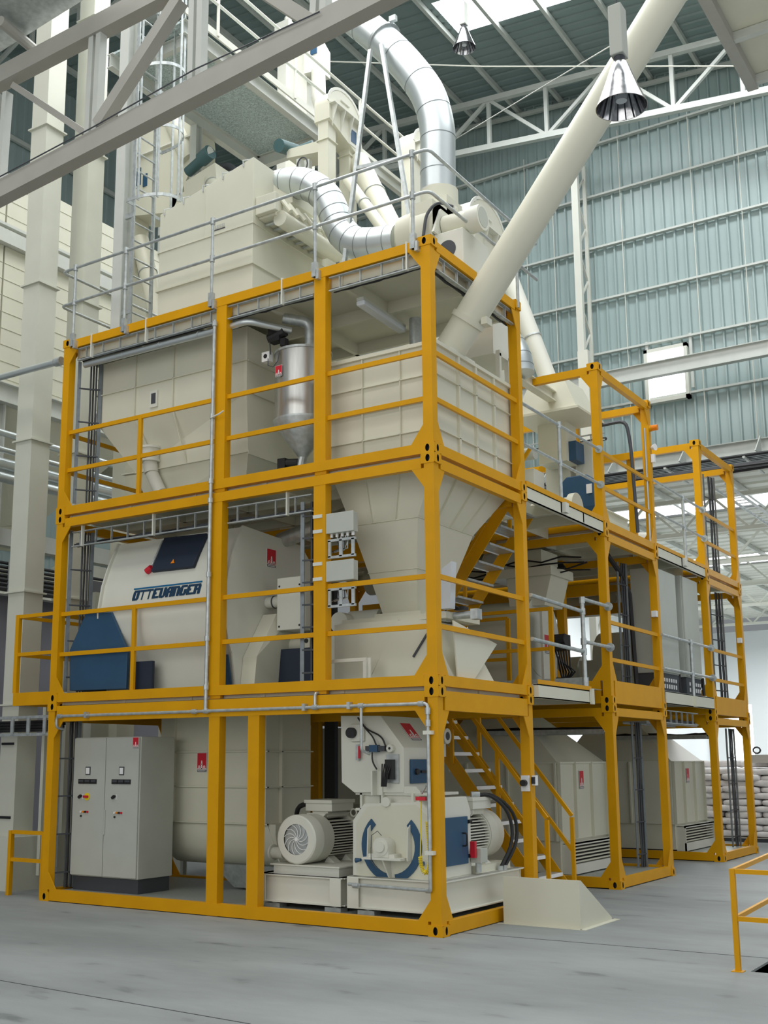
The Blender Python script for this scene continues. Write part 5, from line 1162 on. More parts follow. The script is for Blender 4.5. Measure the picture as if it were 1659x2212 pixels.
for (ua, ub, vt, y) in ((600, 612, 75, 6.5), (632, 656, 118, 6.8)):
    a_, b_ = at(ua, vt, 'y', y), at(ub, vt, 'y', y)
    mb = MB('white'); mb.box(a_.x, b_.x + .08, y, y + .3, 0, a_.z); mb.build('trunk', t)
a_, b_ = at(600, 72, 'y', 6.45), at(626, 72, 'y', 6.45)
mb = MB('white'); mb.box(a_.x - .05, b_.x, 6.4, 6.9, a_.z - .1, a_.z + .2); mb.cyl(((a_.x + b_.x) / 2, 6.6, a_.z + .2), ((a_.x + b_.x) / 2, 6.6, a_.z + .38), .08, n=12); mb.build('cap', t)
a_, b_ = at(656, 150, 'y', 6.7), at(690, 150, 'y', 6.7)
mb = MB('white'); mb.prism([(a_.x, 6.7, a_.z - .1), (b_.x, 6.7, a_.z - .15), (b_.x, 6.7, a_.z + .45), (b_.x - .15, 6.7, a_.z + .75), (a_.x, 6.7, a_.z + .6)], (0, .4, 0)); mb.build('head', t)
mb = MB('blue'); mb.box(b_.x - .22, b_.x - .06, 6.68, 6.7, a_.z + .25, a_.z + .5); mb.build('blue_label', t)
mb = MB('white'); mb.cyl(((a_.x + b_.x) / 2 + .1, 6.8, a_.z - .1), ((a_.x + b_.x) / 2 + .12, 6.8, a_.z - .7), .15, n=16); mb.cyl(((a_.x + b_.x) / 2 + .12, 6.8, a_.z - .7), ((a_.x + b_.x) / 2 + .25, 6.8, a_.z - 1.4), .17, .08, n=16); mb.build('outlet_pipe', t, smooth=True)
# down spouts
def spout(label, p, q, r, m='cream', rings=2):
    t = thing('down_spout', q, label, 'pipe'); p = Vector(p); q = Vector(q)
    mb = MB(m); mb.cyl(p, q, r, n=22); mb.build('pipe', t, smooth=True); d = (q - p).normalized()
    for k in range(rings):
        c = p.lerp(q, (k + .4) / max(1, rings)); mb = MB('galv'); mb.cyl(c - d * .012, c + d * .012, r + .015, n=22); mb.build('clamp_ring', t, smooth=True)
    return t
spout('thick cream spout sloping down right from the tall elevator head', at(775, 350, 'y', 3.6), at(868, 540, 'y', 2.6), .17, rings=1)
spout('thin cream spout sloping beside the thick one down to the fan', at(752, 390, 'y', 2.9), at(845, 520, 'y', 2.2), .085, rings=1)
spout('white pipe sloping down to the hopper on the middle stack', at(1062, 500, 'y', 6.3), at(1190, 835, 'y', 6.3), .15, 'white')
spout('long pale spout running down from the left elevator head', at(338, 170, 'y', 3.1), at(415, 350, 'y', 3.1), .2, 'cream', 1)
spout('steep cream spout behind the ladder, upper part', at(277, 430, 'y', 3.4), at(305, 520, 'y', 3.4), .15, 'cream', 1)
spout('cream spout running down behind the ladder towards the filter', at(303, 520, 'y', 3.2), at(345, 700, 'y', 3.0), .16, 'cream', 1)
# ---- big left elevator head with green motor and square reducer
t = thing('bucket_elevator', (-7.3, 3.5, 0), 'big cream elevator with rounded head and blue label behind the caged ladder', 'elevator')
hx = -7.25
a_ = at(275, 345, 'y', 3.0); b_ = at(420, 345, 'y', 3.0)
mb = MB('cream'); n = 16; cx_ = (a_.x + b_.x) / 2; rr = (b_.x - a_.x) / 2; zc = a_.z - .05
arc = [(cx_ - rr * math.cos(math.pi * k / n), 3.0, zc + rr * .75 * math.sin(math.pi * k / n)) for k in range(n + 1)]
low = [(b_.x + .0, 3.0, zc - .5), (b_.x - .5, 3.0, zc - 1.3), (a_.x + .15, 3.0, zc - 1.1), (a_.x - .05, 3.0, zc - .75)]
mb.prism(arc + low, (0, .55, 0)); mb.build('head', t, smooth=True)
mb = MB('white'); mb.beam((a_.x - .03, 2.98, zc), (b_.x + .03, 2.98, zc - .0), .08, .03); mb.build('head_flange', t)
mb = MB('blue'); mb.box(a_.x + .22, a_.x + .36, 2.985, 3.0, zc - .55, zc - .22); mb.box(a_.x + .42, a_.x + .52, 2.985, 3.0, zc - .62, zc - .38); mb.build('blue_label', t)
mb = MB('cream'); mb.box(a_.x - .1, a_.x + .2, 3.0, 3.4, 0, zc - .7); mb.box(b_.x - .5, b_.x - .2, 3.0, 3.4, 0, zc - 1.0); mb.build('trunks', t)
q = at(450, 345, 'y', 2.7)
mb = MB('cream'); mb.prism([(q.x - .55, 2.7, q.z - .25), (q.x + .15, 2.7, q.z - .1), (q.x + .2, 2.7, q.z - .5), (q.x - .45, 2.7, q.z - 1.1)], (0, .5, 0)); mb.build('gear_box_bracket', t)
q = at(432, 342, 'y', 2.7)
mb = MB('dgreen'); mb.cyl((q.x - .35, 2.8, q.z - .1), (q.x + .05, 2.72, q.z - .02), .09, n=20); mb.cyl((q.x + .02, 2.72, q.z - .02), (q.x + .25, 2.68, q.z + .03), .125, n=22); mb.m('cabinet'); mb.cyl((q.x + .25, 2.68, q.z + .03), (q.x + .256, 2.68, q.z + .03), .09, n=14); mb.build('drive_motor', t, smooth=True)
mb = MB('dark'); mb.tube([(q.x + .1 + .28 * math.cos(a), 3.2, q.z - .25 + .28 * math.sin(a)) for a in [k * math.pi / 10 for k in range(12)]], .07, 10); mb.build('flexible_hose', t, smooth=True)
spout('short rectangular cream chute under the green motor', at(448, 380, 'y', 2.9), at(478, 430, 'y', 2.5), .12, 'cream', 1)
# ---- caged ladder
t = thing('caged_ladder', (-5.1, .5, 7.7), 'galvanised caged ladder climbing from the top deck beside the filter', 'ladder')
LX = -5.27; ly0 = .5; lw = .42
for y in (ly0, ly0 + lw):
    mb = MB('galv'); mb.box(LX - .03, LX + .03, y - .012, y + .012, 7.7, 14.6); mb.build('stile', t)
for k in range(24):
    z = 7.95 + .28 * k
    mb = MB('galv'); mb.cyl((LX, ly0, z), (LX, ly0 + lw, z), .014, n=8); mb.build('rung', t)
def hoop(z, open_=.0):
    pts = []
    for k in range(17):
        a = math.pi * (k / 16); pts.append((LX + .68 * math.sin(a) ** .8, ly0 + lw / 2 - .36 * math.cos(a), z))
    return [(LX, ly0, z)] + pts + [(LX, ly0 + lw, z)]
for z in (9.9, 11.0, 12.0, 13.0, 14.0):
    mb = MB('galv'); P = hoop(z)
    for k in range(len(P) - 1): mb.beam(P[k], P[k + 1], .012, .05)
    mb.build('cage_hoop', t)
for a in (.25, .5, .75, .08, .92):
    s = a * math.pi; mb = MB('galv'); mb.box(LX + .68 * math.sin(s) ** .8 - .006, LX + .68 * math.sin(s) ** .8 + .006, ly0 + lw / 2 - .36 * math.cos(s) - .02, ly0 + lw / 2 - .36 * math.cos(s) + .02, 9.85, 14.5); mb.build('cage_bar', t)
mb = MB('galv'); mb.box(LX - .15, LX + .02, ly0 - .02, ly0 + .02, 9.7, 9.78); mb.box(LX - .15, LX + .02, ly0 - .02, ly0 + .02, 8.2, 8.26); mb.build('wall_bracket', t)
ibeam_thing('steel_column', (-5.52, .55, 7.7), (-5.52, .55, 15.6), .18, .2, 'pale grey steel column rising from the top deck left of the caged ladder', m='beam', cat='column')
# ---- high platform with grating
t = thing('high_platform', (-5.5, 3, 12.9), 'high walkway with grating floor and white handrail beyond the duct', 'platform')
ex = Vector((-4.75, 0, 0)); 
mb = MB('grating'); mb.box(-6.28, -4.78, .95, 4.72, 12.98, 13.02); mb.build('grating_floor', t)
mb = MB('beam')
for x in (-6.3, -4.76): mb.ibeam((x, .9, 12.86), (x, 4.8, 12.86), .12, .24)
mb.ibeam((-6.3, 4.75, 12.86), (-4.7, 4.75, 12.86), .12, .24); mb.ibeam((-6.3, 1.2, 12.86), (-4.76, 1.2, 12.86), .1, .2); mb.build('support_beams', t)
for x, y in ((-6.3, 4.7), (-6.3, 3.0)):
    mb = MB('beam'); mb.ibeam((x, y, 0), (x, y, 12.75), .14, .16); mb.build('support_column', t)
t2 = thing('platform_handrail', (-4.6, 3, 13.0), 'white painted handrail along the edge of the high platform', 'railing')
mb = MB('white'); mb.beam((-4.62, -2, 13.03), (-4.62, 9, 13.03), .03, .12); mb.build('toe_board', t2)
for z in (13.55, 14.05):
    mb = MB('white'); mb.cyl((-4.6, -2, z), (-4.6, 9, z), .025, n=8); mb.build('rail', t2, smooth=True)
for y in (-.5, 1.55, 3.6, 5.65, 7.7):
    mb = MB('white'); mb.cyl((-4.6, y, 13), (-4.6, y, 14.05), .025, n=8); mb.build('post', t2, smooth=True)
mb = MB('beam'); mb.ibeam((-4.62, 4.8, 12.88), (-4.62, 9, 12.88), .1, .22); mb.build('edge_beam', t2)
# ================================================================== left background
def sheetbin(label, y0, y1):
    t = thing('storage_bin', (-11.6, (y0 + y1) / 2, 5.2), label, 'bin')
    mb = MB('cream'); mb.box(-13.2, -10.0, y0 + .02, y1 - .02, 8.45, 12.55); mb.build('bin_walls', t)
    mb = MB('cream')
    for k in range(13): mb.box(-10.0, -9.99, y0 + .02, y1 - .02, 8.6 + .31 * k, 8.612 + .31 * k)
    mb.build('panel_joints', t)
    mb = MB('beam'); mb.box(-10.0, -9.86, y0, y1, 11.1, 11.36); mb.box(-10.0, -9.9, y0, y1, 11.45, 11.5); mb.build('middle_band', t)
    mb = MB('beam'); mb.ibeam((-9.95, y0, 8.3), (-9.95, y1, 8.3), .2, .36); mb.build('ring_beam', t)
    c = (y0 + y1) / 2
    mb = MB('cream'); mb.loft([[(-11.9, c - .25, 6.3), (-11.3, c - .25, 6.3), (-11.3, c + .25, 6.3), (-11.9, c + .25, 6.3)], [(-13.1, y0 + .05, 8.15), (-10.05, y0 + .05, 8.15), (-10.05, y1 - .05, 8.15), (-13.1, y1 - .05, 8.15)]]); mb.build('cone', t)
    mb = MB('cream'); mb.cyl((-11.6, c, 5.9), (-11.6, c, 6.35), .25, n=18); mb.build('outlet', t, smooth=True)
    for y in (y0 + .1,):
        mb = MB('beam'); mb.ibeam((-10.05, y, 5.2), (-10.05, y, 8.15), .18, .18); mb.build('leg', t)
    return t
sheetbin('cream panelled storage bin at the far left edge, nearest', -1.6, 2.0)
sheetbin('cream panelled storage bin behind the pale elevator trunks', 2.0, 5.6)
sheetbin('cream panelled storage bin seen through the top frame', 5.6, 9.2)
sheetbin('cream panelled storage bin farthest back on the left', 9.2, 12.8)
for i, (z, r) in enumerate(((7.45, .06), (6.85, .12), (6.6, .09), (7.05, .05))):
    t = thing('silver_pipe', (-9.6, 3, z), ['thin shiny horizontal pipe under the storage bins, highest', 'fat shiny lagged pipe under the storage bins', 'lower shiny pipe under the storage bins', 'slim shiny pipe just above the fat lagged one'][i], 'pipe')
    mb = MB('duct'); mb.cyl((-9.6 + .1 * i, -3, z), (-9.6 + .1 * i, 9, z), r, n=18); mb.build('pipe', t, smooth=True)
tag(MB('beam').beam((-10.2, -3, 5.75), (-10.2, 12, 5.75), .2, .3).build('platform_beam'), 'pale beam running along below the silver pipes', 'beam')
t = thing('storage_platform', (-11.5, 5, 5.2), 'cream platform of white machines above the dark wall', 'platform')
mb = MB('cream'); mb.box(-13, -10.4, 0, 12, 5.15, 5.25); mb.build('floor_plate', t)
for y in (4.6, 6.4, 8.4):
    mb = MB('white'); mb.prism([(-10.8, y, 5.25), (-10.8, y + 1.2, 5.25), (-10.8, y + 1.0, 5.7), (-10.8, y + .3, 5.7)], (-.8, 0, 0)); mb.build('machine_cover', t)
# dark wall with black cable rack on top
t = thing('cable_rack', (-9.9, 3, 4.9), 'black bundle of cables on a rack along the dark wall', 'cable tray')
for k in range(7):
    mb = MB('black'); mb.cyl((-9.85, -3, 4.78 + .075 * k), (-9.85, 12, 4.78 + .075 * k), .028 if k > 2 else .045, n=8); mb.build('cable', t, smooth=True)
for k in range(12):
    mb = MB('galv'); y = -2.5 + 1.2 * k; mb.box(-9.82, -9.8, y, y + .04, 4.7, 5.3); mb.build('rack_bar', t)
mb = MB('white'); mb.box(-9.9, -9.7, -3, 12, 4.66, 4.7); mb.build('rack_tray', t)
# pale elevator trunks
def trunks(label, pxs, y0, gap, zt=15.5):
    t = thing('bucket_elevator', (0, 0, 0), label, 'elevator')
    a = at(pxs[0], 1480, 'y', y0); b2 = at(pxs[1], 1480, 'y', y0)
    t.location = ((a.x + b2.x) / 2, y0 + gap, 0); ORG[t.name] = Vector(t.location)
    for i, y in enumerate((y0, y0 + gap)):
        mb = MB('trunk'); xa = a.x; xb = b2.x; mb.box(xa, xb, y, y + .36, .75 if i == 0 else .75, zt); mb.build('trunk', t)
        for z in (2.62, 4.3, 6.65, 9.2, 11.9, 14.4):
            mb = MB('trunk'); mb.box(xa - .04, xb + .04, y - .04, y + .40, z, z + .025); mb.build('flange', t)
    mb = MB('trunk'); mb.box(a.x - .12, b2.x + .12, y0 - .08, y0 + gap + .5, .0, .75); mb.build('boot', t)
    for z in (1.0, 2.05):
        mb = MB('black'); mb.box(a.x + .04, b2.x - .06, y0 - .02, y0, z, z + .035); mb.build('slot', t)
    mb = MB('trunk')
    for k in (0, 1): mb.box(b2.x + .18 + k * .18, b2.x + .24 + k * .18, y0 + .3, y0 + .45, .2, 2.6)
    mb.build('inspection_frame', t); return t
trunks('tall pale elevator legs standing left of the near stack', (8, 43), .55, .92)
# light grey concrete column behind
tag(MB('concwall').box(-8.9, -8.5, 2.8, 3.3, 0, 4.9).build('grey_column'), 'grey column between the elevator legs and the near stack', 'column')
tag(MB('trunk').box(-8.45, -7.95, 2.6, 3.0, 0, 4.6).build('cream_panel'), 'cream upright panel left of the near stack behind the legs', 'panel')
# side balcony and railings left
t = thing('side_balcony', (-6.5, .6, 2.55), 'yellow side balcony frame sticking out left of the middle frame', 'balcony')
mb = MB('yellow'); mb.box(-6.86, -6.1, .05, .12, 2.58, 2.76); mb.box(-6.86, -6.78, .122, 1.9, 2.585, 2.755); mb.build('base_frame', t)
for zz in (3.84, 3.30):
    mb = MB('yellow'); mb.box(-6.86, -6.1, .06, .10, zz - .025, zz + .025); mb.box(-6.86, -6.82, .102, 1.9, zz - .025, zz + .025); mb.build('guard_rail', t)
mb = MB('yellow'); mb.box(-6.88, -6.81, .05, .11, 2.76, 3.865); mb.build('corner_post', t)
t = thing('floor_guardrail', (-6.6, .2, 0), 'short yellow floor guardrail at the far left beside the near frame', 'railing')
for x in (-6.93, -6.26):
    mb = MB('yellow'); mb.box(x - .03, x + .03, .17, .23, 0, .87); mb.build('post', t)
for z in (.85, .48):
    mb = MB('yellow'); mb.box(-6.9, -6.29, .18, .22, z - .025, z + .025); mb.build('rail', t)
t = thing('cable_ladder', (-7, .15, 2.3), 'galvanised ladder tray with black cables running in from the left at first rail height', 'cable tray')
for z in (2.18, 2.42):
    mb = MB('galv'); mb.box(-9, -6.07, .1, .16, z - .02, z + .02); mb.build('side_rail', t)
for k in range(9):
    mb = MB('galv'); mb.box(-8.9 + .33 * k, -8.84 + .33 * k, .08, .1, 2.18, 2.42); mb.build('rung', t)
for k in range(4):
    mb = MB('black'); mb.cyl((-9, .2 + .02 * k, 2.24 + .04 * k), (-6.0, .2 + .02 * k, 2.24 + .04 * k), .022, n=8); mb.build('cable', t, smooth=True)
# upper left louvres and grey boxes behind trunks
t = thing('louvre_panel', (-9.5, 6, 11.4), 'grey louvre panel between the pale trunks and the steel column', 'louvre')
for k in range(5):
    mb = MB('beam'); z = 12.5 + .42 * k; mb.box(-10.0, -9.9, 6.0, 9.2, z, z + .3); mb.build('slat', t)
# ================================================================== near truss overhead and lamps
t = thing('near_truss', (-1.3, -3, 8), 'large grey roof truss crossing the upper left overhead', 'truss')
YT = -3.0
def seg(q1, q2, wpx, name, y=YT, w=.16, m='truss', ext=0.0):
    a, b2 = at(*q1, 'y', y), at(*q2, 'y', y); d = (b2 - a); a -= d * ext; b2 += d * ext
    h = wpx / FPX * (a - CAM).dot(FW)
    mb = MB(m); mb.ibeam(a, b2, w, h, .012, (0, 0, 1)); return mb.build(name, t)
def chord(q1, q2, wpx, name, ext=.3):
    a, b2 = at(*q1, 'y', YT), at(*q2, 'y', YT); d = (b2 - a); a -= d * ext; b2 += d * ext
    h = wpx / FPX * (a - CAM).dot(FW) * .92
    mb = MB('truss'); mb.beam(a, b2, .16, h); mb.build(name, t)
chord((0, 172), (400, -38), 42, 'top_chord'); chord((0, 418), (760, 24), 44, 'bottom_chord')
for (q1, q2, wd) in (((10, 205), (-5, 402), .14), ((212, 72), (200, 310), .14), ((430, -30), (425, 185), .14), ((700, -120), (690, 60), .14)):
    a, b2 = at(*q1, 'y', YT), at(*q2, 'y', YT)
    for dx in (-.055, .055):
        mb = MB('beam'); mb.beam(a + Vector((dx, 0, 0)), b2 + Vector((dx, 0, 0)), .07, .10, (0, 1, 0)); mb.build('upright', t)
for (q1, q2, w_) in (((30, 185), (185, 288), .07), ((215, 272), (390, 0), .13)):
    mb = MB('truss'); mb.beam(at(*q1, 'y', YT), at(*q2, 'y', YT), w_, w_, (0, 1, 0)); mb.build('diagonal', t)
for (q1, q2, w_) in (((690, 60), (520, -50), .13), ((690, 60), (850, -60), .13)):
    mb = MB('truss'); mb.beam(at(*q1, 'y', YT), at(*q2, 'y', YT), w_, w_, (0, 1, 0)); mb.build('diagonal', t)
mb = MB('dark'); mb.tube([at(-20, 392, 'y', YT - .1), at(200, 275, 'y', YT - .1), at(420, 150, 'y', YT - .1), at(690, 25, 'y', YT - .1)], .008, 5); mb.build('cable', t)
# pale edge of the lower roof above the truss (top left corner)
q = [at(-60, -60, 'z', 9.9), at(230, -60, 'z', 9.9), at(180, 0, 'z', 9.9), at(-60, 150, 'z', 9.9)]
tag(MB('galv').prism(q, (0, 0, .04)).build('roof_panel'), 'grey sheet of the lower roof in the top left corner', 'roof panel')
mb = MB('truss'); mb.cyl(at(0, 45, 'z', 9.8), at(75, 108, 'z', 9.8), .06, n=10); tag(mb.build('gutter_pipe'), 'short grey tube under the roof sheet in the top left corner', 'pipe')
# hanging lamps
def hang_lamp(label, pc, rr, hh, ybox, rod=1.5, scale=1.0):
    t = thing('hanging_lamp', pc, label, 'lamp'); c = Vector(pc); n = 36; s = scale
    prof_ = [(.045, .36), (.06, .34), (.10, .22), (.145, .10), (.185, 0.0)]
    mb = MB('reflector'); rings = [[(c.x + r * s * math.cos(2 * math.pi * i / n), c.y + r * s * math.sin(2 * math.pi * i / n), c.z + z * s) for i in range(n)] for r, z in prof_]
    inner = [[(c.x + (r - .006) * s * math.cos(2 * math.pi * i / n), c.y + (r - .006) * s * math.sin(2 * math.pi * i / n), c.z + z * s) for i in range(n)] for r, z in reversed(prof_)]
    mb.loft(rings + inner, cap=False); mb.build('reflector', t, smooth=True)
    mb = MB('dark')
    for i in range(18):
        a = 2 * math.pi * i / 18; mb.tube([(c.x + (r - .012) * s * math.cos(a), c.y + (r - .012) * s * math.sin(a), c.z + z * s) for r, z in prof_[1:]], .004 * s, 4)
    mb.build('reflector_ribs', t)
    mb = MB('tube_glass'); mb.cyl((c.x, c.y, c.z + .05 * s), (c.x, c.y, c.z + .2 * s), .04 * s, .05 * s, n=16); mb.build('bulb', t, smooth=True)
    mb = MB('dark'); mb.cyl((c.x, c.y, c.z + .34 * s), (c.x, c.y, c.z + .42 * s), .04 * s, n=14); mb.build('socket', t)
    mb = MB('cabinet'); mb.box(c.x - .05 * s, c.x + .05 * s, c.y - .06 * s, c.y + .06 * s, c.z + .40 * s, c.z + .80 * s); mb.build('ballast_housing', t, bevel=.008 * s)
    mb = MB('dark'); mb.cyl((c.x, c.y, c.z + .80 * s), (c.x, c.y, c.z + (.8 + rod) * s), .006 * s, n=6); mb.build('hanger', t)
    return t
hang_lamp('large hanging lamp with shiny ribbed reflector in front of the slanting pipe', at(1343, 232, 'y', -3.4), 0, 0, 0, scale=1.0)
hang_lamp('small distant hanging lamp against the roof skylight', at(1003, 104, 'y', 9.0), 0, 0, 0, rod=1.2, scale=1.35)
# thin cables across the roof
mb = MB('white'); a, b2 = at(560, 128, 'y', 9.0), at(1600, 143, 'y', 12.0); mb.tube([a, a.lerp(b2, .5) + Vector((0, 0, -.1)), b2], .016, 5); tag(mb.build('bracing_cable'), 'thin white cable stretched nearly level across the roof', 'cable')
mb = MB('white'); mb.tube([at(985, 300, 'y', 17.0), at(1500, -10, 'y', 9.0)], .014, 5); tag(mb.build('bracing_cable'), 'thin white cable slanting up to the right under the roof', 'cable')
# beige roof bay in the top right corner
t = thing('roof_bay', (2, 14, 19.9), 'beige underside of a raised roof bay with beams in the top right corner', 'roof panel')
zt_ = 16.0; A = at(1525, 0, 'z', zt_); B = at(1628, 185, 'z', zt_); xx = (A.x + B.x) / 2
mb = MB('cream'); mb.box(xx, xx + 6, A.y - 2.5, B.y, zt_ + .12, zt_ + .2); mb.build('soffit', t)
mb = MB('truss'); mb.beam((xx, A.y - 2.5, zt_), (xx, B.y, zt_), .22, .22); mb.build('edge_beam', t)
for k in range(5):
    y = B.y - .15 - k * 1.72
    mb = MB('beam'); mb.beam((xx, y, zt_ + .02), (xx + 6, y, zt_ + .02), .14, .18); mb.build('cross_beam', t)
# ================================================================== middle and far stacks
def cooler(label, y0, x1, elab):
    t = thing('pellet_cooler', (x1 - 1.2, y0 + 1, .12), label, 'cooler'); y1 = y0 + 1.95; xa = x1 - 2.2
    mb = MB('cream'); mb.box(xa, x1, y0, y1, .62, 1.76); mb.build('cooler_body', t)
    mb = MB('cream'); mb.loft([[(xa, y0, 1.76), (x1, y0, 1.76), (x1, y1, 1.76), (xa, y1, 1.76)], [(xa + .5, y0 + .35, 2.5), (x1 - .75, y0 + .35, 2.5), (x1 - .75, y1 - .8, 2.5), (xa + .5, y1 - .8, 2.5)]]); mb.build('hood', t)
    mb = MB('cream')
    for y in (y0 + .02, y0 + .62, y0 + 1.28, y1 - .04): mb.box(x1, x1 + .03, y - .02, y + .02, .62, 1.77); mb.box(x1, x1 + .05, y - .035, y - .025, .62, 1.77)
    mb.box(xa, x1 + .03, y0 - .02, y1, 1.75, 1.775)
    for x in (x1 - .02, x1 - .8, x1 - 1.5): mb.box(x - .03, x, y0 - .04, y0, .62, 1.76)
    mb.build('stiffener_ribs', t)
    mb = MB('cream'); mb.box(xa, x1 - .02, y0 + .05, y1, .16, .62); mb.m('white'); mb.box(x1 - .02, x1 + .16, y0 + .1, y0 + .12, .14, .58); mb.box(x1 - .02, x1 + .16, y1 - .02, y1, .14, .64)
    mb.box(x1 + .13, x1 + .16, y0 + .1, y1, .14, .28); mb.box(x1 + .13, x1 + .16, y0 + .1, y1, .55, .59); mb.box(x1 - .0, x1 + .16, y0 + .1, y1, .57, .59); mb.build('discharge_box', t)
    mb = MB('black'); mb.box(x1 - .02, x1 + .0, y0 + .12, y1 - .02, .28, .55); mb.build('louvre_back', t)
    for k in range(5):
        mb = MB('cream'); mb.beam((x1 + .12, y0 + .12, .31 + .05 * k), (x1 + .12, y1 - .02, .31 + .05 * k), .04, .02); mb.build('louvre_blade', t)
    mb = MB('dark'); mb.box(xa, x1 - .1, y0 + .1, y1 - .05, .125, .17); mb.build('foot_frame', t)
    emblem(t, (x1 + .01, y0 + .80, 1.36), (0, 1, 0), (0, 0, 1), .17, .28)
    return t
cooler('cream pellet cooler with red emblem and louvred foot in the middle stack', YB + .20, -.98, 0)
cooler('cream pellet cooler with red emblem in the farthest stack beside the sacks', YC + .25, -.93, 0)
for (yy, lab) in ((YB, 'checker floor plate of the bottom middle frame'), (YC, 'checker floor plate of the bottom far frame')):
    tag(MB('treadplate').box(-5.9, -.1, yy + .1, yy + WB - .1, .10, .12).build('floor_plate'), lab, 'floor plate')
# pellet mills on middle level
def pellet_mill(label, x1, y0, detail=True):
    t = thing('pellet_mill', (x1 - .8, y0 + .6, 2.93), label, 'machine'); zc = 3.75
    mb = MB('cream'); mb.cyl((x1 - 1.1, y0 + .55, zc), (x1 - .12, y0 + .55, zc), .58, n=40); mb.box(x1 - 1.4, x1 - .1, y0 + .02, y0 + 1.1, 2.93, zc); mb.build('gear_housing', t, smooth=True)
    mb = MB('white'); mb.cyl((x1 - .14, y0 + .55, zc), (x1 - .06, y0 + .55, zc), .66, n=44); mb.prism([(x1 - .1, y0 - .02, zc - .2), (x1 - .1, y0 + .1, 2.95), (x1 - .1, y0 + 1.1, 2.95), (x1 - .1, y0 + 1.15, zc)], (.03, 0, 0)); mb.build('door_disc', t, smooth=True)
    mb = MB('cream'); mb.prism([(x1 - .45, y0 + .2, 4.2), (x1 + .15, y0 + .2, 4.2), (x1 + .3, y0 + .2, 4.75), (x1 - .5, y0 + .2, 4.75)], (0, .7, 0)); mb.box(x1 - .8, x1 + .32, y0 + .1, y0 + 1.0, 4.66, 4.80); mb.build('feed_chute', t)
    mb = MB('cream'); mb.box(x1 - .7, x1 + .1, y0 + .25, y0 + .9, 4.8, 5.1); mb.cyl((x1 - .65, y0 + .0, 4.95), (x1 - .65, y0 + .4, 4.95), .17, n=20); mb.build('conditioner_outlet', t, smooth=True)
    mb = MB('cabinet'); mb.cyl((x1 - .65, y0 - .02, 4.95), (x1 - .65, y0 + .0, 4.95), .12, n=18); mb.build('end_flange', t, smooth=True)
    mb = MB('cream'); mb.cyl((x1 - 3.4, y0 + .7, 4.95), (x1 - .8, y0 + .7, 4.95), .25, n=24); mb.build('conditioner_barrel', t, smooth=True)
    mb = MB('cream'); mb.cyl((x1 - 2.6, y0 + .5, 3.5), (x1 - 1.5, y0 + .5, 3.5), .38, n=28); mb.build('main_motor', t, smooth=True)
    return t
pm1 = pellet_mill('cream pellet mill with round door in the middle stack behind the stairs', -1.38, YB + .30)
pm2 = pellet_mill('cream pellet mill with round door seen through the middle stack', -1.35, YC + .40)
mb = MB('white'); mb.box(-1.22, -1.18, YB + .28, YB + .62, 2.98, 4.1); pnl = mb.build('front_panel', pm1)
emblem(pm1, (-1.176, YB + .33, 3.42), (0, 1, 0), (0, 0, 1), .19, .30)
# lifting jib and dark fittings
t = thing('lifting_jib', (-1.6, 6.7, 2.93), 'yellow jib crane post with slanting arm inside the middle stack', 'crane')
mb = MB('yellow'); mb.box(-1.55, -1.42, 6.9, 7.03, 2.93, 5.1); mb.build('post', t)
mb = MB('yellow'); mb.beam((-1.5, 6.95, 4.9), (-1.7, 6.1, 3.7), .12, .12); mb.build('arm', t)
mb = MB('yellow'); mb.beam((-1.7, 6.1, 3.7), (-1.4, 6.9, 2.95), .1, .1); mb.build('strut', t)
mb = MB('black'); mb.cyl((-1.5, 6.88, 4.95), (-1.5, 6.94, 4.95), .13, n=18); mb.build('pulley', t, smooth=True)
t = thing('hydraulic_unit', (-1.4, 6.6, 2.93), 'black hydraulic unit with hoses on the deck of the middle stack', 'machine')
mb = MB('black'); mb.box(-1.6, -1.1, 6.3, 6.8, 2.93, 3.1); mb.box(-1.5, -1.2, 6.35, 6.6, 3.55, 3.8); mb.cyl((-1.55, 6.4, 3.7), (-1.2, 6.4, 3.72), .09, n=12); mb.build('pump_block', t)
for k in range(6):
    mb = MB('black'); mb.tube([(-1.4 + .05 * k, 6.4, 3.6), (-1.3 + .04 * k, 6.3, 3.4 - .03 * k), (-1.35 + .05 * k, 6.5, 3.2), (-1.3, 6.5, 3.0)], .016, 6); mb.build('hose', t, smooth=True)
# orange-brown lower beams crossing the gap (inside structure)
for (y, z, lab) in ((YB + WB - .05, 4.55, 'yellow beam across the middle stack under the upper deck'), (YC + .1, 4.6, 'yellow beam across the far stack under the upper deck')):
    tag(MB('yellow').box(-5.8, -1.0, y - .05, y, z, z + .2).build('cross_beam'), lab, 'beam')
tag(MB('yellow').box(-5.9, -1.2, W_ + .3, W_ + .42, 4.62, 4.9).build('cross_beam'), 'yellow beam behind the near stack beneath the upper walkway', 'beam')
# black cable bundles overhead in level 2, black sprinkler pipe
t = thing('cable_bundle', (-1, 6.5, 4.9), 'loose black cables hanging under the upper deck of the middle stack', 'cables')
for k in range(4):
    mb = MB('black'); z_ = 4.95 - .05 * k; mb.tube([(-3.2 + .33 * j, 5.6 + .12 * k, z_ - .09 * abs(math.sin(j * 1.3 + k))) for j in range(9)], .014, 6); mb.build('cable', t, smooth=True)
mb = MB('black'); mb.tube([(-.5, YB + 1.4, 5.05), (-.5, YB + 2.0, 4.8), (-.45, YB + 2.2, 4.5), (-.4, YB + 2.2, 2.95)], .04, 8); mb.build('cable', t, smooth=True)
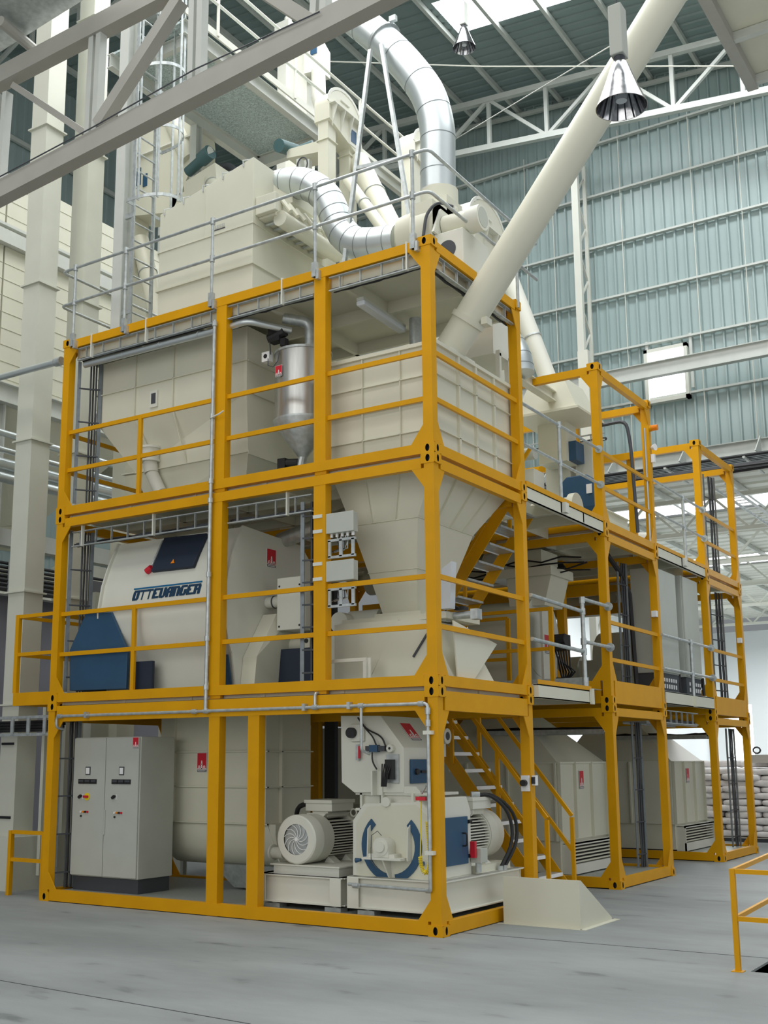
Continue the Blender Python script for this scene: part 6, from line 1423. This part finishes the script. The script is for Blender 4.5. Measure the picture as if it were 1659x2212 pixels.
# vertical ladders beside far posts
cable_ladder('vertical cable ladder inside the right post of the middle stack, bottom level', (-.45, YB + WB - .42, .13), (-.45, YB + WB - .42, 2.4), (.2, 1, 0), .26)
cable_ladder('vertical cable ladder inside the right post of the middle stack, middle level', (-.5, YB + WB - .6, 2.93), (-.5, YB + WB - .6, 5.0), (.2, 1, 0), .26)
t = thing('curved_conduit', (-.5, 7.2, 5.32), 'dark curved conduit beside the yellow posts on top of the middle stack', 'pipe')
mb = MB('dark'); bend_tube(mb, [at(1285, 922, 'y', 7.0), at(1352, 908, 'y', 7.0), at(1362, 960, 'y', 7.0), at(1378, 1150, 'y', 7.0)], .03, .15, 8); mb.build('conduit', t, smooth=True)
t = thing('yellow_gantry', (-1, 7.3, 5.32), 'yellow post and rail gantry standing inside the top middle frame', 'frame')
g0, g1 = at(1165, 1014, 'y', 7.3), at(1366, 985, 'y', 7.3); gz = (g0.z + g1.z) / 2
mb = MB('yellow'); mb.box(g0.x, g1.x, 7.27, 7.35, gz - .06, gz + .05); mb.build('rail', t)
for (u_, w_) in ((1241, .15), (1360, .11)):
    gx = at(u_, 1050, 'y', 7.3).x; mb = MB('yellow'); mb.box(gx - w_ / 2, gx + w_ / 2, 7.355, 7.45, 5.32, 7.5 if u_ < 1300 else gz); mb.build('post', t)
cable_ladder('vertical cable ladder inside the right post of the far stack, bottom level', (-.35, YC + WB - .52, .13), (-.35, YC + WB - .52, 2.4), (.2, 1, 0), .32)
cable_ladder('wide vertical bundle of black cables in the far stack, middle level', (-.4, YC + WB - .9, 2.93), (-.4, YC + WB - .9, 5.1), (.2, 1, 0), .5, rung=.5)
cable_ladder('wide vertical bundle of black cables in the far stack, top level', (-.4, YC + WB - .85, 5.33), (-.4, YC + WB - .85, 7.5), (.2, 1, 0), .45, rung=.5)
# horizontal trays at level 1 top
def tray(label, p, q, w=.4, black=True):
    p = Vector(p); q = Vector(q); d = (q - p).normalized(); s = Vector((0, 0, 1)).cross(d)
    t = thing('cable_tray', p, label, 'cable tray')
    for k in (0, 1):
        mb = MB('galv'); mb.beam(p + s * w * k, q + s * w * k, .015, .07); mb.build('side_rail', t)
    L = (q - p).length; m = int(L / .3)
    for i in range(m + 1):
        a = p + d * (.3 * i); mb = MB('galv'); mb.beam(a, a + s * w, .03, .02); mb.build('rung', t)
    if black:
        for k in range(5):
            mb = MB('black'); off = s * (w * (.12 + .18 * k)); mb.tube([p + off + d * (L * j / 6) + Vector((0, 0, .03 + random.uniform(-.01, .03))) for j in range(7)], .025, 6); mb.build('cable', t, smooth=True)
    return t
tray('cable tray with black cables under the lower deck of the middle stack', (-2.4, YB + .35, 2.22), (-.3, YB + .35, 2.22), .5)
tray('cable tray bridging the gap between middle and far stacks', (-.35, yb1 + .0, 2.42), (-.35, YC, 2.42), .4)
tray('cable tray with black cables under the lower deck of the far stack', (-2.2, YC + .4, 2.22), (-.3, YC + .4, 2.22), .6)
edge_ladder('small cable ladder on edge in the gap above the cable tray', (-.12, yb1 + .1, 2.40), (-.12, 9.6, 2.40), .2, .3)
edge_ladder('cable ladder on edge along the rear top rail of the middle stack', (-2.7, YB + WB - .1, 7.25), (-.8, YB + WB - .1, 7.25), .12, .3)
tray('cable tray running away from the top corner of the far stack', (-.2, YC + WB, 7.45), (-.2, 19, 7.45), .3, black=False)
# grey cabinets between stacks
for i, (ya, yb_, zt_) in enumerate(((7.72, 8.72, 4.98), (9.1, 10.0, 5.02))):
    t = thing('tall_cabinet', (-.4, (ya + yb_) / 2, 2.92), ('left' if i == 0 else 'right') + ' tall grey cabinet behind the tube railing between the far stacks', 'cabinet')
    mb = MB('cabinet'); mb.box(-.55, -.12, ya, yb_, 3.22, zt_); mb.build('cabinet_body', t, bevel=.006)
    mb = MB('cabinet'); mb.box(-.12, -.09, ya + .02, yb_ - .02, 3.24, zt_ - .02); mb.build('door', t, bevel=.006)
    mb = MB('dark'); mb.box(-.55, -.12, ya + .02, yb_ - .02, 2.92, 3.22); mb.build('plinth', t)
    for r in range(2):
        for k in range(6):
            mb = MB('signwhite'); y = ya + .18 + k * .12; mb.box(-.119, -.11, y, y + .05, 2.97 + .11 * r, 3.04 + .1 * r); mb.build('terminal_block', t)
    mb = MB('black')
    for k in range(3): mb.tube([(-.2, ya + .95 + .04 * k, 3.0), (-.15, ya + 1.05 + .04 * k, 3.25), (-.15, ya + 1.1 + .03 * k, 2.95)], .02, 6)
    mb.build('cable_loop', t)
# top level: blue feeders, cream hoppers, motors
t = thing('feed_screw', (-.9, 5.9, 5.33), 'cream feed screw with blue covers on top of the middle stack', 'machine')
q0_, q1_ = at(1190, 960, 'y', 6.6), at(1245, 990, 'y', 6.6)
mb = MB('blue'); mb.box(q0_.x, q1_.x, 6.6, 6.95, q1_.z - .02, q0_.z); mb.build('blue_cover', t)
mb = MB('blue'); mb.loft([[(-.62, 6.0, 5.5), (-.48, 6.0, 5.5), (-.48, 6.2, 5.5), (-.62, 6.2, 5.5)], [(-.95, 5.95, 5.75), (-.42, 5.95, 5.75), (-.42, 6.3, 5.75), (-.95, 6.3, 5.75)], [(-1.02, 5.95, 6.15), (-.45, 5.95, 6.15), (-.45, 6.3, 6.15), (-1.02, 6.3, 6.15)], [(-.9, 5.95, 6.27), (-.55, 5.95, 6.27), (-.55, 6.3, 6.27), (-.9, 6.3, 6.27)]]); mb.build('blue_hopper', t, bevel=.02)
mb = MB('signwhite'); mb.box(-.56, -.47, 5.93, 5.945, 5.95, 6.1); mb.build('notice', t)
mb = MB('cream'); mb.cyl((-1.25, 5.45, 5.62), (-.55, 5.45, 5.62), .17, n=22)
for k in range(4): mb.cyl((-1.2 + .16 * k, 5.45, 5.62), (-1.14 + .16 * k, 5.45, 5.62), .19, n=22)
mb.cyl((-.62, 5.45, 5.62), (-.52, 5.45, 5.62), .24, n=24); mb.build('gear_motor', t, smooth=True)
mb = MB('white'); mb.box(-1.9, -1.3, 5.6, 6.0, 5.33, 6.4); mb.box(-1.75, -1.45, 5.3, 5.45, 5.33, 6.1); mb.build('casing', t)
mb = MB('cabinet'); mb.cyl((-1.6, 5.45, 6.6), (-1.2, 5.45, 6.6), .1, n=16); mb.build('small_cylinder', t, smooth=True)
emblem(t, (-1.44, 5.3, 5.62), (1, 0, 0), (0, 0, 1), .13, .3)
t = thing('yellow_barrier', (-1.2, 4.0, 5.31), 'narrow yellow double bar barrier at the top of the stairs', 'barrier')
for x in (-.42, -.32):
    mb = MB('yellow'); mb.box(x - .02, x + .02, 3.0, 3.04, 5.31, 6.3); mb.build('bar', t)
mb = MB('yellow'); mb.box(-.44, -.30, 3.0, 3.04, 6.27, 6.32); mb.box(-.44, -.3, 3.0, 3.04, 5.35, 5.4); mb.build('cross_piece', t)
t = thing('intake_hopper', (-1.0, 6.3, 7.4), 'cream tapered hopper above the top frame of the middle stack', 'hopper')
mb = MB('cream'); mb.loft([[(-1.75, 5.95, 7.42), (-.68, 5.95, 7.42), (-.68, 7.0, 7.42), (-1.75, 7.0, 7.42)], [(-1.5, 6.02, 8.0), (-.92, 6.02, 8.0), (-.92, 6.9, 8.0), (-1.5, 6.9, 8.0)]]); mb.build('hopper_shell', t)
mb = MB('cream'); mb.box(-1.8, -.63, 5.9, 7.05, 7.38, 7.42); mb.box(-1.6, -1.1, 6.5, 6.95, 6.7, 7.38); mb.build('collar', t)
t = thing('white_machine', (-1.6, 7.2, 5.33), 'white machine column behind the blue covers in the middle stack', 'machine')
mb = MB('white'); mb.box(-1.7, -1.25, 7.0, 7.3, 5.33, 7.2); mb.box(-1.15, -.85, 7.0, 7.3, 5.33, 7.1); mb.cyl((-1.2, 6.95, 6.9), (-1.0, 6.95, 6.9), .12, n=16); mb.build('machine_body', t)
ibeam_thing('white_beam', (-1.1, W_ + .6, 7.66), (-1.1, YB + WB, 7.66), .14, .18, 'long cream beam laid from the near stack to the middle stack top', m='cream')
ibeam_thing('white_beam', (-1.9, YB + WB, 6.55), (-1.9, YC + 1.2, 6.55), .14, .2, 'cream beam bridging the middle and far stacks at handrail height', m='cream')
t = thing('discharge_box', (-.8, 2.6, 6.7), 'cream box and open channel frame behind the hopper beside the right top post', 'frame')
mb = MB('white'); mb.box(-1.3, -.5, 2.6, 3.3, 7.25, 8.2); mb.build('box', t)
mb = MB('white')
for z in (7.2, 6.72): mb.box(-.42, -.36, 2.5, 3.1, z - .04, z + .04)
for y in (2.52, 2.8, 3.08): mb.box(-.42, -.36, y - .03, y + .03, 6.3, 7.2)
mb.build('open_frame', t)
duct('shiny duct bend behind the right top post', [at(*q, 'y', 4.6) for q in ((1040, 735), (1068, 722), (1092, 738), (1112, 770), (1120, 810))], .25, 7)
mb = MB('cream'); mb.box(-3.2, -1.5, 4.2, 4.9, 5.33, 8.2); tag(mb.build('machine_cabinet'), 'cream machine casing standing on the upper walkway behind the hopper', 'machine')
wp = at(1258, 757, 'y', 12.2)
tag(MB('white').box(wp.x - .12, wp.x + .12, 12.2, 12.35, 7.6, wp.z).build('white_post'), 'white upright post end showing above the middle stack frame', 'post')
t = thing('warning_beacon', (.06, YB + WB - .05, 7.25), 'orange warning beacon on the right post of the middle stack', 'beacon')
mb = MB('orange'); mb.cyl((.02, YB + WB - .06, 7.32), (.12, YB + WB - .06, 7.32), .05, n=16); mb.build('lens', t, smooth=True)
mb = MB('yellow'); mb.cyl((-.02, YB + WB - .06, 7.32), (.02, YB + WB - .06, 7.32), .055, n=16); mb.build('base', t)
t = thing('alarm_horn', (.06, YB + WB - .05, 6.85), 'small white alarm horn under the orange beacon', 'horn')
mb = MB('signwhite'); mb.cyl((.0, YB + WB - .06, 6.98), (.07, YB + WB - .08, 6.98), .03, .06, n=14); mb.box(-.01, .05, YB + WB - .1, YB + WB - .03, 6.72, 6.86); mb.build('horn_body', t, smooth=True)
for (y, z, lab) in ((YB + WB, 4.1, 'small white socket box on the right post of the middle stack'), (YC + WB, 4.1, 'small white socket box on the right post of the far stack')):
    tag(MB('signwhite').box(-.1, -.02, y - .22, y - .13, z, z + .1).build('socket_box'), lab, 'electrical box')
mb = MB('stain'); mb.cyl((-.06, YB + WB - .2, 5.35), (-.06, YB + WB - .2, 7.3), .018, n=8); tag(mb.build('vertical_conduit'), 'thin vertical conduit inside the right top post of the middle stack', 'pipe')
t = thing('gear_motor', (-.6, 9.3, 5.32), 'small white gear motor on the upper walkway by the far stack', 'motor')
mb = MB('white'); mb.cyl((-.75, 8.0, 5.52), (-.3, 8.25, 5.5), .17, n=20); mb.box(-.8, -.4, 7.9, 8.3, 5.32, 5.4); mb.m('dark'); mb.cyl((-.3, 8.25, 5.5), (-.295, 8.253, 5.5), .08, n=14); mb.build('motor_body', t, smooth=True)
t = thing('surge_bin', (-5.3, 6.4, .13), 'cream bin at the back of the bottom middle frame', 'bin')
mb = MB('cream'); mb.loft([[(-5.9, 6.0, .5), (-4.6, 6.0, .5), (-4.6, 6.9, .5), (-5.9, 6.9, .5)], [(-5.95, 5.45, 1.1), (-3.9, 5.45, 1.1), (-3.9, 7.4, 1.1), (-5.95, 7.4, 1.1)], [(-5.95, 5.45, 2.35), (-3.9, 5.45, 2.35), (-3.9, 7.4, 2.35), (-5.95, 7.4, 2.35)]]); mb.build('bin_shell', t)
mb = MB('cream')
for z in (1.1, 1.7): mb.box(-5.97, -3.87, 5.42, 5.45, z - .01, z + .01)
mb.build('rib', t)
mb = MB('dark'); mb.box(-5.5, -4.9, 6.1, 6.7, .13, .5); mb.build('foot', t)
tag(MB('yellow').box(-4.95, -4.80, 4.6, 4.72, .0, 5.13).build('support_post'), 'yellow support post behind the hammer mill motor under the walkway', 'post')
tag(MB('dark').box(-4.75, -4.55, 4.7, 4.8, .0, 5.1).build('dark_column'), 'dark vertical column beside the yellow support post', 'column')
# ---- sacks
def sackmesh():
    mb = MB('sack'); n, m_ = 20, 8; rings = []
    for j in range(m_ + 1):
        v = -1 + 2 * j / m_; 
        rings.append([])
        for i in range(n):
            a = 2 * math.pi * i / n; ca, sa = math.cos(a), math.sin(a)
            e = .35; px = abs(ca) ** e * (1 if ca > 0 else -1); py = abs(sa) ** e * (1 if sa > 0 else -1)
            f = (1 - abs(v) ** 3.2) ** .5 if abs(v) < 1 else 0
            k = .80 + .20 * f
            rings[-1].append((.42 * px * k, .27 * py * k, .074 + .074 * v * (1 - .25 * (abs(px * py)) ** 2)))
    mb.loft(rings); return mb
sp = sackmesh().build('feed_sack', smooth=True)
tag(sp, 'plump white woven feed sack lying in the layered stack beyond the far frame', 'sack', 'stacked feed sacks')
base_z0 = sp.location.z
first = True
def put_sack(x, y, z, rz, lab=None):
    global first
    o = sp if first else sp.copy()
    if not first: COL.objects.link(o)
    first = False
    o.location = (x, y, z); o.rotation_euler = (random.uniform(-.03, .03), random.uniform(-.04, .04), rz); 
    s = random.uniform(.95, 1.03); o.scale = (s, s, random.uniform(.95, 1.12))
    if lab: o['label'] = lab
for k in range(11):
    for c in range(5):
        off = .42 if k % 2 else 0
        put_sack(-2.1 + .84 * c + off * .5 + random.uniform(-.02, .02), 15.9 + random.uniform(-.05, .05), .10 + .136 * k, random.uniform(-.06, .06))
for k in range(11):
    for c in range(2):
        put_sack(-3.6 + .6 * c + random.uniform(-.04, .04), 15.2 + random.uniform(-.08, .08), .0 + .14 * k, math.pi / 2 + random.uniform(-.15, .15), 'plump white woven feed sack lying in the loose stack left of the layered one')
for c in range(6):
    put_sack(-3.4 + .62 * c, 16.6 + random.uniform(-.1, .1), 1.60 + random.uniform(0, .05), random.uniform(-.5, .5), 'white feed sack tumbled on the ridge of the stack before the bright doorway')
tag(MB('sack').box(-4.2, 2.3, 16.2, 18.5, 0, 1.6).build('sack_block', bevel=.05), 'rear block of piled white feed sacks behind the front layers', 'sacks', kind='stuff')
t = thing('pallet', (-.5, 15.9, 0), 'low wooden pallet beneath the layered feed sacks', 'pallet')
for k in range(3): mb = MB('dark'); mb.box(-2.5, 2.3, 15.65 + .22 * k, 15.72 + .22 * k, 0, .08); mb.build('runner', t)
mb = MB('truss'); mb.box(-2.5, 2.3, 15.62, 16.2, .08, .1); mb.build('deck_boards', t)
t = thing('crate_of_parts', (-.65, 16.0, 1.66), 'small brown crate with odd parts lying on top of the sacks at the right edge', 'crate')
mb = MB('truss'); mb.box(-.85, -.2, 16.0, 16.4, 1.72, 1.9); mb.build('crate', t)
mb = MB('black'); mb.tube([(-.75 + .08 * math.cos(a), 16.1, 2.0 + .07 * math.sin(a)) for a in [k * .7 for k in range(9)]], .02, 6, closed=True); mb.build('hose_coil', t, smooth=True)
mb = MB('red'); mb.box(-.45, -.25, 16.05, 16.3, 1.9, 2.02); mb.build('red_can', t)
# ---- cable rack under the lintel at the right
t = thing('pipe_rack', (-3, 19.0, 9.4), 'long rack of black pipes and cables under the lintel beam', 'cable tray')
for k in range(16):
    mb = MB('galv' if k % 3 == 2 else 'black'); mb.cyl((-12, 19.4 - .11 * k, 9.52 - .015 * k), (6, 19.4 - .11 * k, 9.52 - .015 * k), .045, n=8); mb.build('pipe', t, smooth=True)
for k in range(9):
    mb = MB('beam'); x = -11 + 2 * k; mb.box(x, x + .06, 17.6, 19.6, 9.2, 9.25); mb.prism([(x, 19.55, 9.7), (x, 19.55, 10.25), (x, 18.9, 9.7)], (.03, 0, 0)); mb.build('rack_bracket', t)
# second tray, bundle
t = thing('black_cable_bundle', (-3, 18, 8.9), 'thick black bundle of cables below the pipe rack', 'cables')
for k in range(6):
    mb = MB('black'); mb.tube([(-12 + 2 * j, 17.3 + .1 * k, 8.9 + .05 * (k % 3) + random.uniform(-.03, .03)) for j in range(10)], .045, 6); mb.build('cable', t, smooth=True)
# ---- pit with corner railing at the right edge
t = thing('pit_railing', (3.05, -.29, 0), 'yellow railing round the floor pit at the right edge', 'railing')
A = Vector((3.07, -.29, 0))
mb = MB('yellow'); mb.box(A.x - .022, A.x + .022, A.y - .022, A.y + .022, 0, .86); mb.build('corner_post', t)
for z in (.84, .44):
    mb = MB('yellow'); mb.box(A.x, 5.2, A.y - .015, A.y + .015, z - .02, z + .02); mb.build('rail', t)
    q = at(1659, 1848 if z > .6 else 1945, 'z', z); d = Vector((q.x - A.x, q.y - A.y, 0)).normalized()
    mb = MB('yellow'); mb.beam((A.x, A.y, z), (A.x + d.x * 2.4, A.y + d.y * 2.4, z), .03, .04); mb.build('rail', t)
mb = MB('yellow'); mb.box(A.x - .05, A.x + .05, A.y - .05, A.y + .05, 0, .006); mb.build('foot_plate', t)
